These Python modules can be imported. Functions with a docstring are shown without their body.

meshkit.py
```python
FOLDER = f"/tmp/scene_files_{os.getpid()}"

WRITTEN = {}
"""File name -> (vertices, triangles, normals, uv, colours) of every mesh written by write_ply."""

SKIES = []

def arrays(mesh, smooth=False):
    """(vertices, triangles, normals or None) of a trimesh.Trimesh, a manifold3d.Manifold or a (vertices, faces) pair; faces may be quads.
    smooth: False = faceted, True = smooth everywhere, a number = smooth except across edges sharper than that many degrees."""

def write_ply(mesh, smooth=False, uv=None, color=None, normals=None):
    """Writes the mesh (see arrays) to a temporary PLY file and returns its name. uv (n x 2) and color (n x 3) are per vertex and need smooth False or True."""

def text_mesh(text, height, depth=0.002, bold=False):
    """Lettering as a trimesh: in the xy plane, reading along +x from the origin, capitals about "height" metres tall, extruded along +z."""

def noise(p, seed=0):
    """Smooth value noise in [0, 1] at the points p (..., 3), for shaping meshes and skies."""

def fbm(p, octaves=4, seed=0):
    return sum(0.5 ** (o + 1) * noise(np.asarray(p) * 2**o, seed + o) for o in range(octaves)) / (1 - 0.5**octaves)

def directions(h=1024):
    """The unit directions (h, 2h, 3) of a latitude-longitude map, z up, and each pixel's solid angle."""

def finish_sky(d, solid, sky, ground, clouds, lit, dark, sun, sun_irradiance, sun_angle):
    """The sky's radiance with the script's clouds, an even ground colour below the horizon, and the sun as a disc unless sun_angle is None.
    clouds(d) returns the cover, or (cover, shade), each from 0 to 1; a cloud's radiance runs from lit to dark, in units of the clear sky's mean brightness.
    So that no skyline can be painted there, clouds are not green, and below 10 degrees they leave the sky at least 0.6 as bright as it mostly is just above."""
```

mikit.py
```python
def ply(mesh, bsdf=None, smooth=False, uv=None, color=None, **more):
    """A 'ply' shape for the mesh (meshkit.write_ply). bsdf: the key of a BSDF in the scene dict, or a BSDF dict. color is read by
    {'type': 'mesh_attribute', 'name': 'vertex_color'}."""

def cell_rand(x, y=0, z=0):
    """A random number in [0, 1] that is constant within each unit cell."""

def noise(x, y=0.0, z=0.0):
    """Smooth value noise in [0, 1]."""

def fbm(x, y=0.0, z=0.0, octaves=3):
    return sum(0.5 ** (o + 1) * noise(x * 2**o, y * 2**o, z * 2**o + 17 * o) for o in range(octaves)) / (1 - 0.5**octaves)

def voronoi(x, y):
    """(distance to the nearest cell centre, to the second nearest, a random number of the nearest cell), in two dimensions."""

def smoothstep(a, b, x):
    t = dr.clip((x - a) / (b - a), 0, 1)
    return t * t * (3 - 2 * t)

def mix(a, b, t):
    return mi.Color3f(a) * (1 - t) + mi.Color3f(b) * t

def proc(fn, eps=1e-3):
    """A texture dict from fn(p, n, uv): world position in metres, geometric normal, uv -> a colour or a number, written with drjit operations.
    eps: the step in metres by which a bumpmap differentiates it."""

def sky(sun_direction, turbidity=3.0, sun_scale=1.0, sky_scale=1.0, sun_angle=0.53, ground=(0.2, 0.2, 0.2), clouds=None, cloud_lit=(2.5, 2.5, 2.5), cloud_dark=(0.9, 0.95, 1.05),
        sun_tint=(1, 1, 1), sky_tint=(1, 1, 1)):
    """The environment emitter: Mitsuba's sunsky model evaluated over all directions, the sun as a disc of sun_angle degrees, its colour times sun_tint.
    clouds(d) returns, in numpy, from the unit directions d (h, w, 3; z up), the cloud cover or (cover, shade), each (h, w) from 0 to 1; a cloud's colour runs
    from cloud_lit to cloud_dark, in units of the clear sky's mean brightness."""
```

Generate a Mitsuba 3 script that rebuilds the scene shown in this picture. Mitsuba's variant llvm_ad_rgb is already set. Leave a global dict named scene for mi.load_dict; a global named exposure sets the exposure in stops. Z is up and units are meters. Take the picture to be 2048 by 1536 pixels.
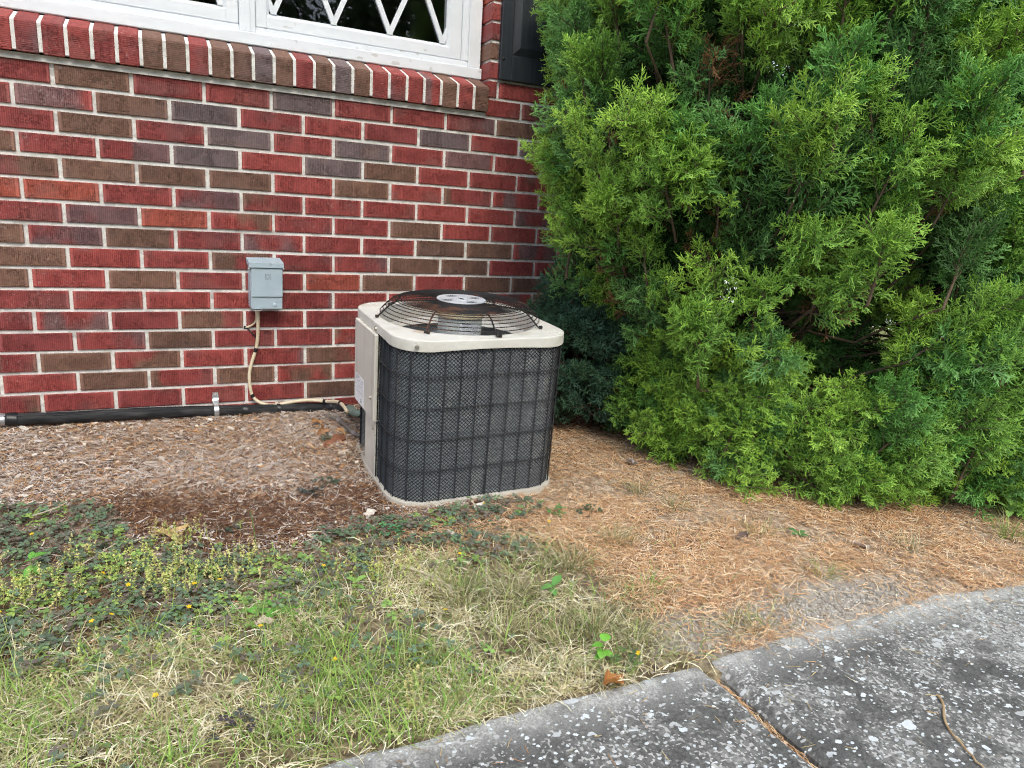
import math
import numpy as np
import drjit as dr
import mitsuba as mi
import trimesh
import shapely
import shapely.geometry as sg
import mikit
import meshkit
from mikit import proc, noise, fbm, voronoi, smoothstep, mix, cell_rand

ST = mi.ScalarTransform4f
scene, labels = {"type": "scene"}, {}

# ------------------------------------------------------------------ camera, sky, exposure
CAM = np.array([0.274637, -2.698985, 0.794423])
RIGHT, DOWN, FWD = np.array([[0.8984, -0.434927, 0.060951], [-0.048362, -0.235914, -0.97057], [0.436506, 0.869013, -0.232979]])
scene["camera"] = {"type": "perspective", "fov": 2 * math.degrees(math.atan(1024 / 1411.36)), "fov_axis": "x", "near_clip": 0.02, "far_clip": 800.0,
                   "to_world": ST().look_at(origin=CAM.tolist(), target=(CAM + FWD).tolist(), up=(-DOWN).tolist())}


def cloud_cover(d):
    n = meshkit.fbm(d * 3.0, 4, seed=5)
    return np.ones(d.shape[:2]), np.clip((n - 0.35) * 1.3, 0, 0.6)


scene["sky"] = mikit.sky([-0.10, -0.80, 0.78], turbidity=3, sun_scale=0.30, sun_angle=26, sun_tint=(0.90, 1.0, 1.13), clouds=cloud_cover, cloud_lit=(2.18, 2.46, 2.90), cloud_dark=(1.02, 1.14, 1.34))
exposure = 2.82


# ------------------------------------------------------------------ helpers
def label(key, text=None, cat=None, group=None, kind=None):
    d = {}
    if text: d["label"] = text
    if cat: d["category"] = cat
    if group: d["group"] = group
    if kind: d["kind"] = kind
    labels[key] = d


COUNT = {}


def numbered(key):
    n = COUNT.get(key, 0)
    COUNT[key] = n + 1
    return key if n == 0 else f"{key}_{n:03d}"


def add(key, mesh, bsdf, smooth=False, uv=None, color=None, text=None, cat=None, group=None, kind=None, xf=None):
    key = numbered(key)
    more = {}
    if xf is not None:
        more["to_world"] = ST(xf.tolist())
    scene[key] = mikit.ply(mesh, bsdf, smooth, uv, color, **more)
    if text or cat or group or kind:
        label(key, text, cat, group, kind)
    return key


def mat(key, base, rough=0.6, spec=0.4, metallic=0.0, bump=None, bscale=1.0, **kw):
    c = {"type": "rgb", "value": list(base)} if isinstance(base, (tuple, list)) else base
    b = {"type": "principled", "base_color": c, "roughness": rough, "metallic": metallic, **kw}
    if metallic == 0:
        b["specular"] = spec
    if bump is not None:
        b = {"type": "bumpmap", "arbitrary": bump, "scale": bscale, "bsdf": b}
    scene[key] = {"type": "twosided", "bsdf": b}
    return key


def vcol():
    return {"type": "mesh_attribute", "name": "vertex_color"}


def cat_meshes(parts):
    """[(v, f), ...] -> (v, f)"""
    vs, fs, o = [], [], 0
    for v, f in parts:
        v, f = np.asarray(v, float), np.asarray(f, int)
        if f.shape[1] == 4:
            f = np.vstack([f[:, [0, 1, 2]], f[:, [0, 2, 3]]])
        vs.append(v); fs.append(f + o); o += len(v)
    return np.vstack(vs), np.vstack(fs)


def box(x0, x1, y0, y1, z0, z1, c=0.0):
    """Box with chamfered edges."""
    if c <= 0:
        v = np.array([[x, y, z] for x in (x0, x1) for y in (y0, y1) for z in (z0, z1)], float)
        f = np.array([[0, 1, 3, 2], [4, 6, 7, 5], [0, 4, 5, 1], [2, 3, 7, 6], [0, 2, 6, 4], [1, 5, 7, 3]])
        return cat_meshes([(v, f)])
    pts = []
    for x, sx in ((x0, 1), (x1, -1)):
        for y, sy in ((y0, 1), (y1, -1)):
            for z, sz in ((z0, 1), (z1, -1)):
                pts += [[x, y + sy * c, z + sz * c], [x + sx * c, y, z + sz * c], [x + sx * c, y + sy * c, z]]
    h = trimesh.convex.convex_hull(np.array(pts))
    return np.array(h.vertices), np.array(h.faces)


def tube(path, r, n=8, caps=True, closed=False):
    P = np.asarray(path, float)
    R = np.broadcast_to(np.asarray(r, float), (len(P),))
    if closed:
        t = np.roll(P, -1, 0) - np.roll(P, 1, 0)
    else:
        t = np.gradient(P, axis=0)
    t /= np.linalg.norm(t, axis=1, keepdims=True) + 1e-12
    up = np.array([0, 0, 1.0]) if abs(t[0, 2]) < 0.9 else np.array([1.0, 0, 0])
    u = np.cross(t[0], up); u /= np.linalg.norm(u)
    rings = []
    for i in range(len(P)):
        u = u - t[i] * (u @ t[i]); u /= np.linalg.norm(u)
        w = np.cross(t[i], u)
        a = np.arange(n) * 2 * np.pi / n
        rings.append(P[i] + R[i] * (np.cos(a)[:, None] * u + np.sin(a)[:, None] * w))
    v = np.vstack(rings)
    m = len(P)
    f = []
    for i in range(m if closed else m - 1):
        k = (i + 1) % m
        for j in range(n):
            j2 = (j + 1) % n
            f.append([i * n + j, i * n + j2, k * n + j2, k * n + j])
    v, f = cat_meshes([(v, np.array(f))])
    if caps and not closed:
        extra = [[0, j + 1, j] for j in range(1, n - 1)] + [[(m - 1) * n, (m - 1) * n + j, (m - 1) * n + j + 1] for j in range(1, n - 1)]
        f = np.vstack([f, np.array(extra)])
    return v, f


def spline(pts, n=40):
    from scipy.interpolate import CubicSpline
    P = np.asarray(pts, float)
    t = np.r_[0, np.cumsum(np.linalg.norm(np.diff(P, axis=0), axis=1) ** 0.5)]
    return CubicSpline(t, P)(np.linspace(0, t[-1], n))


def extrude(poly, h, z=0.0):
    m = trimesh.creation.extrude_polygon(poly, h, engine="earcut")
    v = np.array(m.vertices); v[:, 2] += z
    return v, np.array(m.faces)


def xform(mesh, M):
    v, f = mesh
    return v @ np.asarray(M)[:3, :3].T + np.asarray(M)[:3, 3], f


def euler(rx=0, ry=0, rz=0):
    cx, sx, cy, sy, cz, sz = math.cos(rx), math.sin(rx), math.cos(ry), math.sin(ry), math.cos(rz), math.sin(rz)
    return np.array([[cz, -sz, 0], [sz, cz, 0], [0, 0, 1]]) @ np.array([[cy, 0, sy], [0, 1, 0], [-sy, 0, cy]]) @ np.array([[1, 0, 0], [0, cx, -sx], [0, sx, cx]])


def rigid(R, t):
    M = np.eye(4); M[:3, :3] = R; M[:3, 3] = t
    return M


def sstep(a, b, x):
    t = np.clip((x - a) / (b - a), 0, 1)
    return t * t * (3 - 2 * t)


def nz(x, y, s, seed=0, octaves=3):
    return meshkit.fbm(np.stack([np.asarray(x) * s, np.asarray(y) * s, np.zeros_like(np.asarray(x, float)) + seed * 7.3], -1), octaves, seed)


# ------------------------------------------------------------------ ground shape and its zones
EDGE_Y = -1.812                                                   # where the concrete walk begins


def edge_y(x):
    x = np.asarray(x, float)
    return EDGE_Y + 0.022 * (nz(x, x * 0, 3.0, 3) - 0.5) + 0.016 * (nz(x, x * 0, 14.0, 4) - 0.5) - 0.05 * sstep(1.8, 2.2, x)


def ground_z(x, y):
    x, y = np.asarray(x, float), np.asarray(y, float)
    z = 0.022 * sstep(-0.4, -0.03, y) + 0.030 * (nz(x, y, 3.0, 1) - 0.5) * sstep(-1.9, -1.5, y) + 0.012 * (nz(x, y, 16.0, 2) - 0.5)
    z = z - 0.004
    z = z - 0.012 * np.exp(-((np.maximum(np.abs(x - 1.06) - .25, 0) / .07) ** 2 + ((y + .93) / .13) ** 2)) + .046 * np.exp(-(((x - .770) / .055) ** 2 + ((y + .55) / .10) ** 2))
    z = np.where(y < EDGE_Y + 0.05, np.minimum(z, 0.004 - 0.01 * sstep(1.6, 1.2, x)), z)
    under = (y < EDGE_Y - 0.05) & (y > -3.25)
    return np.where(under, -0.06, z)


BX = np.array([-6, -.3, -.1, .1, .14, .06, .2, .35, .5, .62, .75, .9, 1.1, 1.3, 9])
BY = np.array([-.6, -.6, -.66, -.71, -.8, -.92, -1.0, -1.06, -1.13, -1.05, -1.0, -1.0, -.98, -.98, -.98])


def zone_mulch(x, y):
    j = 0.08 * (nz(x, y, 9, 11) - 0.5)
    yb = np.interp(x, np.array([-6, -.3, -.05, .12, .22, .36, .5, .62, .75, .9, 1.1, 9]), np.array([-.62, -.62, -.66, -.72, -1.0, -1.06, -1.14, -1.06, -1.0, -1.0, -.98, -.98]))
    return sstep(-.03, .03, y - yb + j) * (1 - zone_needle(x, y))


def zone_needle(x, y):
    j = 0.12 * (nz(x, y, 6, 12) - 0.5)
    xb = np.interp(y, [-2, -1.8, -1.4, -1.15, -.97, -.9, 0.1], [1.22, 1.18, 1.10, 1.10, 1.12, 1.2, 1.25])
    return sstep(-.10, .14, x - xb + j)


def zone_clover(x, y):
    n = nz(x, y, 7.0, 13)
    yb = np.interp(x, [-6, -.3, -.05, .12, .2, .36, .5, .62, .75, .9, 1.1, 1.2, 1.25], [-.62, -.64, -.68, -.74, -1.0, -1.08, -1.16, -1.05, -1.02, -1.02, -1.0, -1.02, -1.05])
    a = sstep(.03, -.03, y - yb) * sstep(-1.42, -1.33, y + .1 * (n - .5)) * sstep(.62, .42, x + .15 * (n - .5))
    b = sstep(.03, -.03, y - yb) * sstep(-1.17, -1.10, y) * sstep(.45, .6, x) * sstep(1.24, 1.16, x) * sstep(.36, .48, n + .1 * sstep(.9, .6, x) + .06)
    c = sstep(-1.16, -1.2, y) * sstep(-1.38, -1.32, y) * sstep(.4, .5, x) * sstep(1.08, .98, x) * sstep(.36, .48, n)
    e = .30 * sstep(-1.3, -1.35, y) * sstep(-1.78, -1.6, y) * sstep(.9, .7, x) * sstep(.46, .58, n) + .35 * sstep(-1.3, -1.34, y) * sstep(-1.56, -1.40, y) * sstep(.5, .3, x) * sstep(.40, .5, n)
    return np.clip(a * sstep(.18, .4, n + .12) + b + c + e, 0, 1)


def zone_grass(x, y):
    n = nz(x, y, 5.0, 14)
    return sstep(-1.16, -1.3, y + .1 * (n - .5) - .08 * sstep(.6, .3, x) * -1) * (1 - .93 * zone_needle(x, y)) * (1 - .55 * zone_clover(x, y))


def zone_green(x, y):
    n = nz(x, y, 6.0, 15)
    return sstep(-1.36, -1.62, y) * sstep(.95, .6, x) * sstep(.35, .55, n) + .25 * sstep(-1.25, -1.4, y) * sstep(1.1, .8, x) * sstep(.42, .6, n)


def sample(rng, n, dens, x0, x1, y0, y1):
    out = []
    tot = 0
    for _ in range(60):
        x, y, k = rng.uniform(x0, x1, 4 * n), rng.uniform(y0, y1, 4 * n), rng.uniform(0, 1, 4 * n)
        d = dens(x, y)
        ok = (k < d) & (y > edge_y(x) - .004)
        out.append(np.stack([x[ok], y[ok]], 1)); tot += ok.sum()
        if tot >= n: break
    return np.vstack(out)[:n]


# ------------------------------------------------------------------ materials
def f_ground(p, n, uv):
    x, y = p.x, p.y
    big, fine, dots = fbm(x * 5, y * 5, 0.0, 3), fbm(x * 70, y * 70, 1.0, 3), noise(x * 260, y * 260)
    mulch = mix((.15, .10, .072), (.36, .28, .22), smoothstep(.3, .75, fine))
    need = mix((.26, .19, .13), (.46, .36, .27), smoothstep(.3, .7, fine))
    soil = mix((.10, .075, .045), (.26, .21, .13), smoothstep(.3, .7, fine))
    dirt = mix((.27, .235, .20), (.42, .38, .33), fine)
    lawn = mix((.07, .10, .03), (.20, .19, .08), fine)
    nz_ = smoothstep(-.1, .1, x - 1.2 + .3 * (big - .5))
    gr = smoothstep(.1, -.1, y + 1.1 + .3 * (big - .5))
    c = mix(mulch, soil, gr)
    c = mix(c, need, nz_)
    bare = smoothstep(.13, .05, dr.sqrt(dr.square((x - 1.56) * .42) + dr.square(y + 1.76)) + .12 * (big - .5))
    bare2 = smoothstep(.10, .03, dr.sqrt(dr.square((x - 1.22) * .8) + dr.square(y + 1.73)) + .1 * (big - .5))
    c = mix(c, dirt, dr.maximum(bare, bare2 * .8))
    far = smoothstep(2.6, 4.0, dr.sqrt(x * x + dr.square(y + 1.5)))
    c = mix(c, lawn, far)
    return c * (0.75 + 0.5 * dots)


def b_ground(p, n, uv):
    return fbm(p.x * 60, p.y * 60, 0.0, 3) + .5 * noise(p.x * 240, p.y * 240)


mat("mat_ground", proc(f_ground), .95, .15, bump=proc(b_ground, eps=2e-3), bscale=.006)


def brick_colour(p, n, uv, sill):
    t = dr.floor(uv.x / 10 + .5)
    r = dr.floor(uv.y / 10 + .5) / 64.0
    lx, lz = uv.x - 10 * t, uv.y - 640 * r
    red = mix((.315, .060, .053), (.225, .047, .045), r)
    brown = mix((.200, .105, .073), (.150, .080, .058), r)
    grey = mix((.165, .118, .118), (.120, .088, .094), r)
    orange = mix((.37, .085, .056), (.31, .070, .050), r)
    n1 = noise(lx * 15 + r * 411, lz * 5 + r * 77, 2.0)
    n2 = noise(lx * 30 + r * 191, lz * 30, 5.0)
    w1 = smoothstep(.36, .62, n1 + .12 * (n2 - .5))
    c = dr.select(t < .5, red, dr.select(t < 1.5, brown, dr.select(t < 2.5, grey, dr.select(t < 3.5, mix(brown, red, w1), dr.select(t < 4.5, mix(red, grey, w1 * .75), orange)))))
    # every brick is burnt a little unevenly
    c = mix(c, mix(brown, grey, n2), .30 * smoothstep(.45, .85, noise(lx * 14 + r * 57, lz * 25 + r * 31, 9.0)))
    fl = fbm(lx * 150 + r * 900, lz * 150, 3.0, 3)
    c = c * (.72 + .56 * fl)
    # light and shade of the wire-cut ribs and torn smears, painted into the colour
    face = smoothstep(.5, .8, dr.abs(n.y)) * (1.0 if sill else smoothstep(.0935, .0905, dr.abs(lx)))
    a, b = (lz, lx) if sill else (lx, lz)
    rib = .5 + .5 * dr.sin(a * (2 * math.pi / .0057) + 2.0 * noise(a * 40, b * 40, r * 50))
    tone = .45 + .55 * noise(a * 170 + r * 70, b * 12, 3.0)
    wm = dr.abs(fbm(a * 190 + r * 300, b * 120, 2.0, 2) - .5)
    worm = smoothstep(.085, .03, wm) * smoothstep(.40, .6, noise(a * 45 + r * 90, b * 40, 6.0))
    c = c * (1 + face * (.62 * (rib * tone - .36) - .30 * worm))
    # the smooth, paler strip at the ends of each face
    end = smoothstep(.0905, .0935, dr.abs(lx)) * smoothstep(.5, .8, dr.abs(n.y))
    c = mix(c, c * 1.15 + mi.Color3f(.035, .022, .02), end * .8)
    dust = smoothstep(.80, .9, noise(p.x * 210, p.z * 210, r * 40)) * smoothstep(.5, .75, noise(p.x * 7, p.z * 7, 3.0))
    return mix(c, (.55, .5, .46), dust * .22)


def f_brick(p, n, uv):
    return brick_colour(p, n, uv, False)


def f_sill(p, n, uv):
    return brick_colour(p, n, uv, True)


def squiggle(a, b, r):
    """Torn wire-cut skin: fine ribs with short worm-like smears over them."""
    ribs = .5 + .5 * dr.sin(a * (2 * math.pi / .0047) + 2.2 * noise(a * 40, b * 60, r * 50))
    w = dr.abs(fbm(a * 190 + r * 300, b * 120, 2.0, 2) - .5)
    worm = smoothstep(.085, .03, w) * smoothstep(.40, .6, noise(a * 30 + r * 90, b * 30, 6.0))
    return .55 * ribs + 1.5 * worm


def b_brick(p, n, uv):
    t = dr.floor(uv.x / 10 + .5)
    r = dr.floor(uv.y / 10 + .5) / 64.0
    lx, lz = uv.x - 10 * t, uv.y - 640 * r
    inner = smoothstep(.0935, .0905, dr.abs(lx))
    return squiggle(lx, lz, r) * inner * smoothstep(.5, .8, dr.abs(n.y)) + .5 * noise(p.x * 400, p.y * 400, p.z * 400)


def b_sill(p, n, uv):
    t = dr.floor(uv.x / 10 + .5)
    r = dr.floor(uv.y / 10 + .5) / 64.0
    lx, lz = uv.x - 10 * t, uv.y - 640 * r
    return squiggle(lz, lx, r) * smoothstep(.5, .8, dr.abs(n.y)) * smoothstep(.042, .036, dr.abs(lz)) + .5 * noise(p.x * 400, p.y * 400, p.z * 400)


mat("mat_brick", proc(f_brick), .62, .35, bump=proc(b_brick, eps=6e-4), bscale=.0022)
mat("mat_sill_brick", proc(f_sill), .62, .35, bump=proc(b_sill, eps=6e-4), bscale=.0026)


def f_mortar(p, n, uv):
    a = fbm(p.x * 60, p.y * 60, p.z * 60, 3)
    b = fbm(p.x * 3, p.y * 3, p.z * 3, 2)
    c = mix((.54, .52, .485), (.74, .725, .695), smoothstep(.2, .65, a * .7 + b * .3))
    soot = smoothstep(.70, .85, noise(p.x * 23, p.y * 5, p.z * 31)) * .35
    return mix(c, (.22, .20, .18), soot)


mat("mat_mortar", proc(f_mortar), .95, .2, bump=proc(lambda p, n, uv: fbm(p.x * 260, p.y * 260, p.z * 260, 2), eps=8e-4), bscale=.0018)


def f_white(p, n, uv):
    a = fbm(p.x * 9, p.y * 9, p.z * 9, 3)
    s = noise(p.x * 5, p.y * 40, p.z * 60)
    chip = smoothstep(.80, .84, noise(p.x * 60, p.y * 60, p.z * 60)) * smoothstep(.55, .7, noise(p.x * 6, p.y * 6, p.z * 6 + 4))
    return mix(mix((.66, .69, .73), (.74, .765, .80), a * .7 + s * .3), (.42, .40, .37), chip * .55)


mat("mat_white_paint", proc(f_white), .45, .4, bump=proc(lambda p, n, uv: fbm(p.x * 12, p.y * 60, p.z * 90, 2), eps=2e-3), bscale=.0010)
mat("mat_shutter", proc(lambda p, n, uv: mix((.016, .020, .026), (.030, .035, .043), fbm(p.x * 80, p.y * 80, p.z * 6, 3))), .42, .45,
    bump=proc(lambda p, n, uv: fbm(p.x * 130, p.y * 130, p.z * 8, 2), eps=1.5e-3), bscale=.0008)
mat("mat_dark_screw", (.012, .012, .014), .4, .5)
scene["mat_glass"] = {"type": "thindielectric", "int_ior": 1.52}
mat("mat_room", (.10, .095, .09), .9, .1)
mat("mat_roof", (.10, .095, .09), .9, .2)


def f_cap(p, n, uv):
    a = fbm(p.x * 14, p.y * 14, p.z * 14, 3)
    up = smoothstep(.5, .9, n.z)
    c = mix((.56, .545, .495), (.66, .645, .60), a)
    # rust bled from the two rusty feet of the guard
    d1 = dr.sqrt(dr.square(p.x - .906) + dr.square((p.y + .892) * 1.4))
    d2 = dr.sqrt(dr.square((p.x - 1.088) * 2.2) + dr.square(p.y + .965) + dr.square(p.z - .45) * .12)
    rn = noise(p.x * 150, p.y * 150, p.z * 60)
    rust = smoothstep(.045, .008, d1 + .02 * (rn - .5)) * .75 + smoothstep(.035, .0, d2 + .02 * (rn - .5)) * .5
    c = mix(c, (.34, .17, .06), dr.clip(rust, 0, .8))
    grime = smoothstep(.52, .8, fbm(p.x * 6 + 3, p.y * 22, p.z * 9, 3)) * .40
    return mix(c, (.38, .33, .25), grime)


mat("mat_cap", proc(f_cap), .38, .45, bump=proc(lambda p, n, uv: noise(p.x * 30, p.y * 30, p.z * 30), eps=2e-3), bscale=.0012)


def f_panel(p, n, uv):
    a = fbm(p.x * 10, p.y * 10, p.z * 10, 3)
    c = mix((.54, .515, .46), (.62, .595, .54), a)
    streak = smoothstep(.55, .8, noise(p.x * 60, p.y * 60, p.z * 4)) * .22
    dirt = smoothstep(.14, .0, p.z + .05 * noise(p.x * 50, p.y * 50, p.z * 50)) * .35 * noise(p.x * 30, p.y * 30, p.z * 30)
    return mix(c, (.27, .23, .18), dr.clip(streak + dirt, 0, .6))


mat("mat_panel", proc(f_panel), .45, .4)
mat("mat_pan", proc(lambda p, n, uv: mix((.46, .43, .37), (.60, .57, .51), fbm(p.x * 25, p.y * 25, p.z * 60, 3))), .45, .4)
mat("mat_steel_screw", (.55, .52, .47), .38, metallic=1.0)
mat("mat_plastic_black", (.016, .020, .026), .55, .35)
mat("mat_wire", proc(lambda p, n, uv: mix((.014, .016, .019), (.035, .037, .042), noise(p.x * 40, p.y * 40, p.z * 40))), .5, .4)


def f_guard(p, n, uv):
    a = fbm(p.x * 16, p.y * 16, p.z * 16, 3)
    b = noise(p.x * 160, p.y * 160, p.z * 160)
    # the front left of the guard has rusted
    r = smoothstep(.55, .72, a + .24 * smoothstep(.10, -.20, p.x - .98) * smoothstep(.10, -.12, p.y + .78) + .1 * (b - .5) - .02)
    return mix((.020, .018, .019), mix((.040, .026, .022), (.15, .060, .030), b), r * .8)


mat("mat_guard", proc(f_guard), .6, .3)
mat("mat_hub", proc(lambda p, n, uv: mix((.36, .38, .41), (.50, .52, .55), fbm(p.x * 30, p.y * 30, p.z * 30, 3))), .35, .5)
mat("mat_motor", proc(lambda p, n, uv: mix((.52, .56, .55), (.68, .71, .69), fbm(p.x * 20, p.y * 20, p.z * 8, 3))), .35, .5)
mat("mat_motor_cap", proc(lambda p, n, uv: mix((.45, .38, .26), (.24, .14, .07), smoothstep(.45, .75, fbm(p.x * 40, p.y * 40, p.z * 40, 3)))), .5, .4)
mat("mat_blade", (.30, .31, .32), .4, metallic=.7)


def f_coil(p, n, uv):
    # uv.x runs round the coil in metres, uv.y up it
    s, z = uv.x, uv.y
    tubes = .5 + .5 * dr.cos(z * (2 * math.pi / .0195))
    fins = noise(s * 700, z * 6)
    c = mix((.42, .455, .48), (.58, .62, .65), fins)
    c = c * (.72 + .28 * tubes)
    lint = smoothstep(.42, .75, fbm(s * 7, z * 5 + 2, 0.0, 3))
    c = mix(c, (.30, .32, .33), lint * .45)
    flat = smoothstep(.71, .75, noise(s * 75, z * 62)) * smoothstep(.45, .62, noise(s * 9 + 5, z * 7))
    def pale(s0, z0, a, b):
        q = dr.square((s - s0) / a) + dr.square((z - z0) / b)
        return smoothstep(1.0, .45, q + 1.1 * (noise(s * 130, z * 100) - .45))
    bald = dr.maximum(pale(.385, .055, .018, .045), dr.maximum(pale(.40, .105, .016, .016), pale(.46, .045, .02, .02) * .5))
    return mix(c, (.62, .64, .64), dr.clip(flat * .8 + bald, 0, 1))


mat("mat_coil", proc(f_coil), .5, .35)
mat("mat_venturi", (.72, .70, .66), .5, .4)


def f_rating(p, n, uv):
    # uv: 0..1 over the sticker; rows of tiny print and a round mark, too small to read
    u, v = uv.x, uv.y
    row = dr.floor(v * 22)
    on = smoothstep(.25, .35, v * 22 - row) * smoothstep(.85, .75, v * 22 - row)
    word = smoothstep(.35, .5, noise(u * 26, row * 3.7))
    edge = smoothstep(.06, .1, u) * smoothstep(.95, .9, u) * smoothstep(.04, .07, v) * smoothstep(.97, .94, v)
    gap = dr.select((cell_rand(row, 4) > .28) & (v > .30), 1.0, 0.0)
    ink = on * word * edge * gap * .62
    d = dr.sqrt(dr.square((u - .70) * 1.05) + dr.square(v - .14))
    ring = smoothstep(.085, .075, d) * (1 - smoothstep(.052, .044, d)) + smoothstep(.03, .022, d)
    bar = smoothstep(.08, .1, u) * smoothstep(.5, .46, u) * smoothstep(.93, .935, v) * smoothstep(.975, .97, v)
    return mix((.74, .77, .80), (.12, .13, .17), dr.clip(ink + ring * .8 + bar * .8, 0, 1))


mat("mat_rating", proc(f_rating), .35, .5)


def f_box(p, n, uv):
    a = fbm(p.x * 25, p.y * 25, p.z * 25, 3)
    c = mix((.32, .405, .46), (.40, .48, .53), a)
    scuff = smoothstep(.68, .8, noise(p.x * 90, p.y * 90, p.z * 40)) * smoothstep(.5, .7, a)
    return mix(c, (.20, .23, .25), scuff * .5)


mat("mat_grey_box", proc(f_box), .42, .45)
mat("mat_emblem", (.20, .25, .28), .45, .4)
mat("mat_cable", proc(lambda p, n, uv: mix((.60, .50, .34), (.72, .64, .47), fbm(p.x * 50, p.y * 50, p.z * 50, 2))), .45, .4)
mat("mat_tape", (.012, .013, .015), .4, .5)


def f_foam(p, n, uv):
    a = fbm(p.x * 18, p.y * 60, p.z * 60, 3)
    return mix((.014, .015, .017), (.045, .044, .044), smoothstep(.35, .8, a))


mat("mat_foam", proc(f_foam), .75, .3, bump=proc(lambda p, n, uv: fbm(p.x * 25, p.y * 90, p.z * 90, 3), eps=1.5e-3), bscale=.004)
mat("mat_galv", proc(lambda p, n, uv: mix((.42, .45, .46), (.66, .68, .69), noise(p.x * 120, p.y * 120, p.z * 120))), .38, metallic=.8)
mat("mat_valve", proc(lambda p, n, uv: mix((.12, .16, .13), (.26, .33, .28), fbm(p.x * 60, p.y * 60, p.z * 60, 2))), .5, .4)
mat("mat_old_pipe", proc(lambda p, n, uv: mix((.10, .085, .075), (.24, .215, .19), fbm(p.x * 60, p.y * 60, p.z * 60, 2))), .6, .4)


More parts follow.
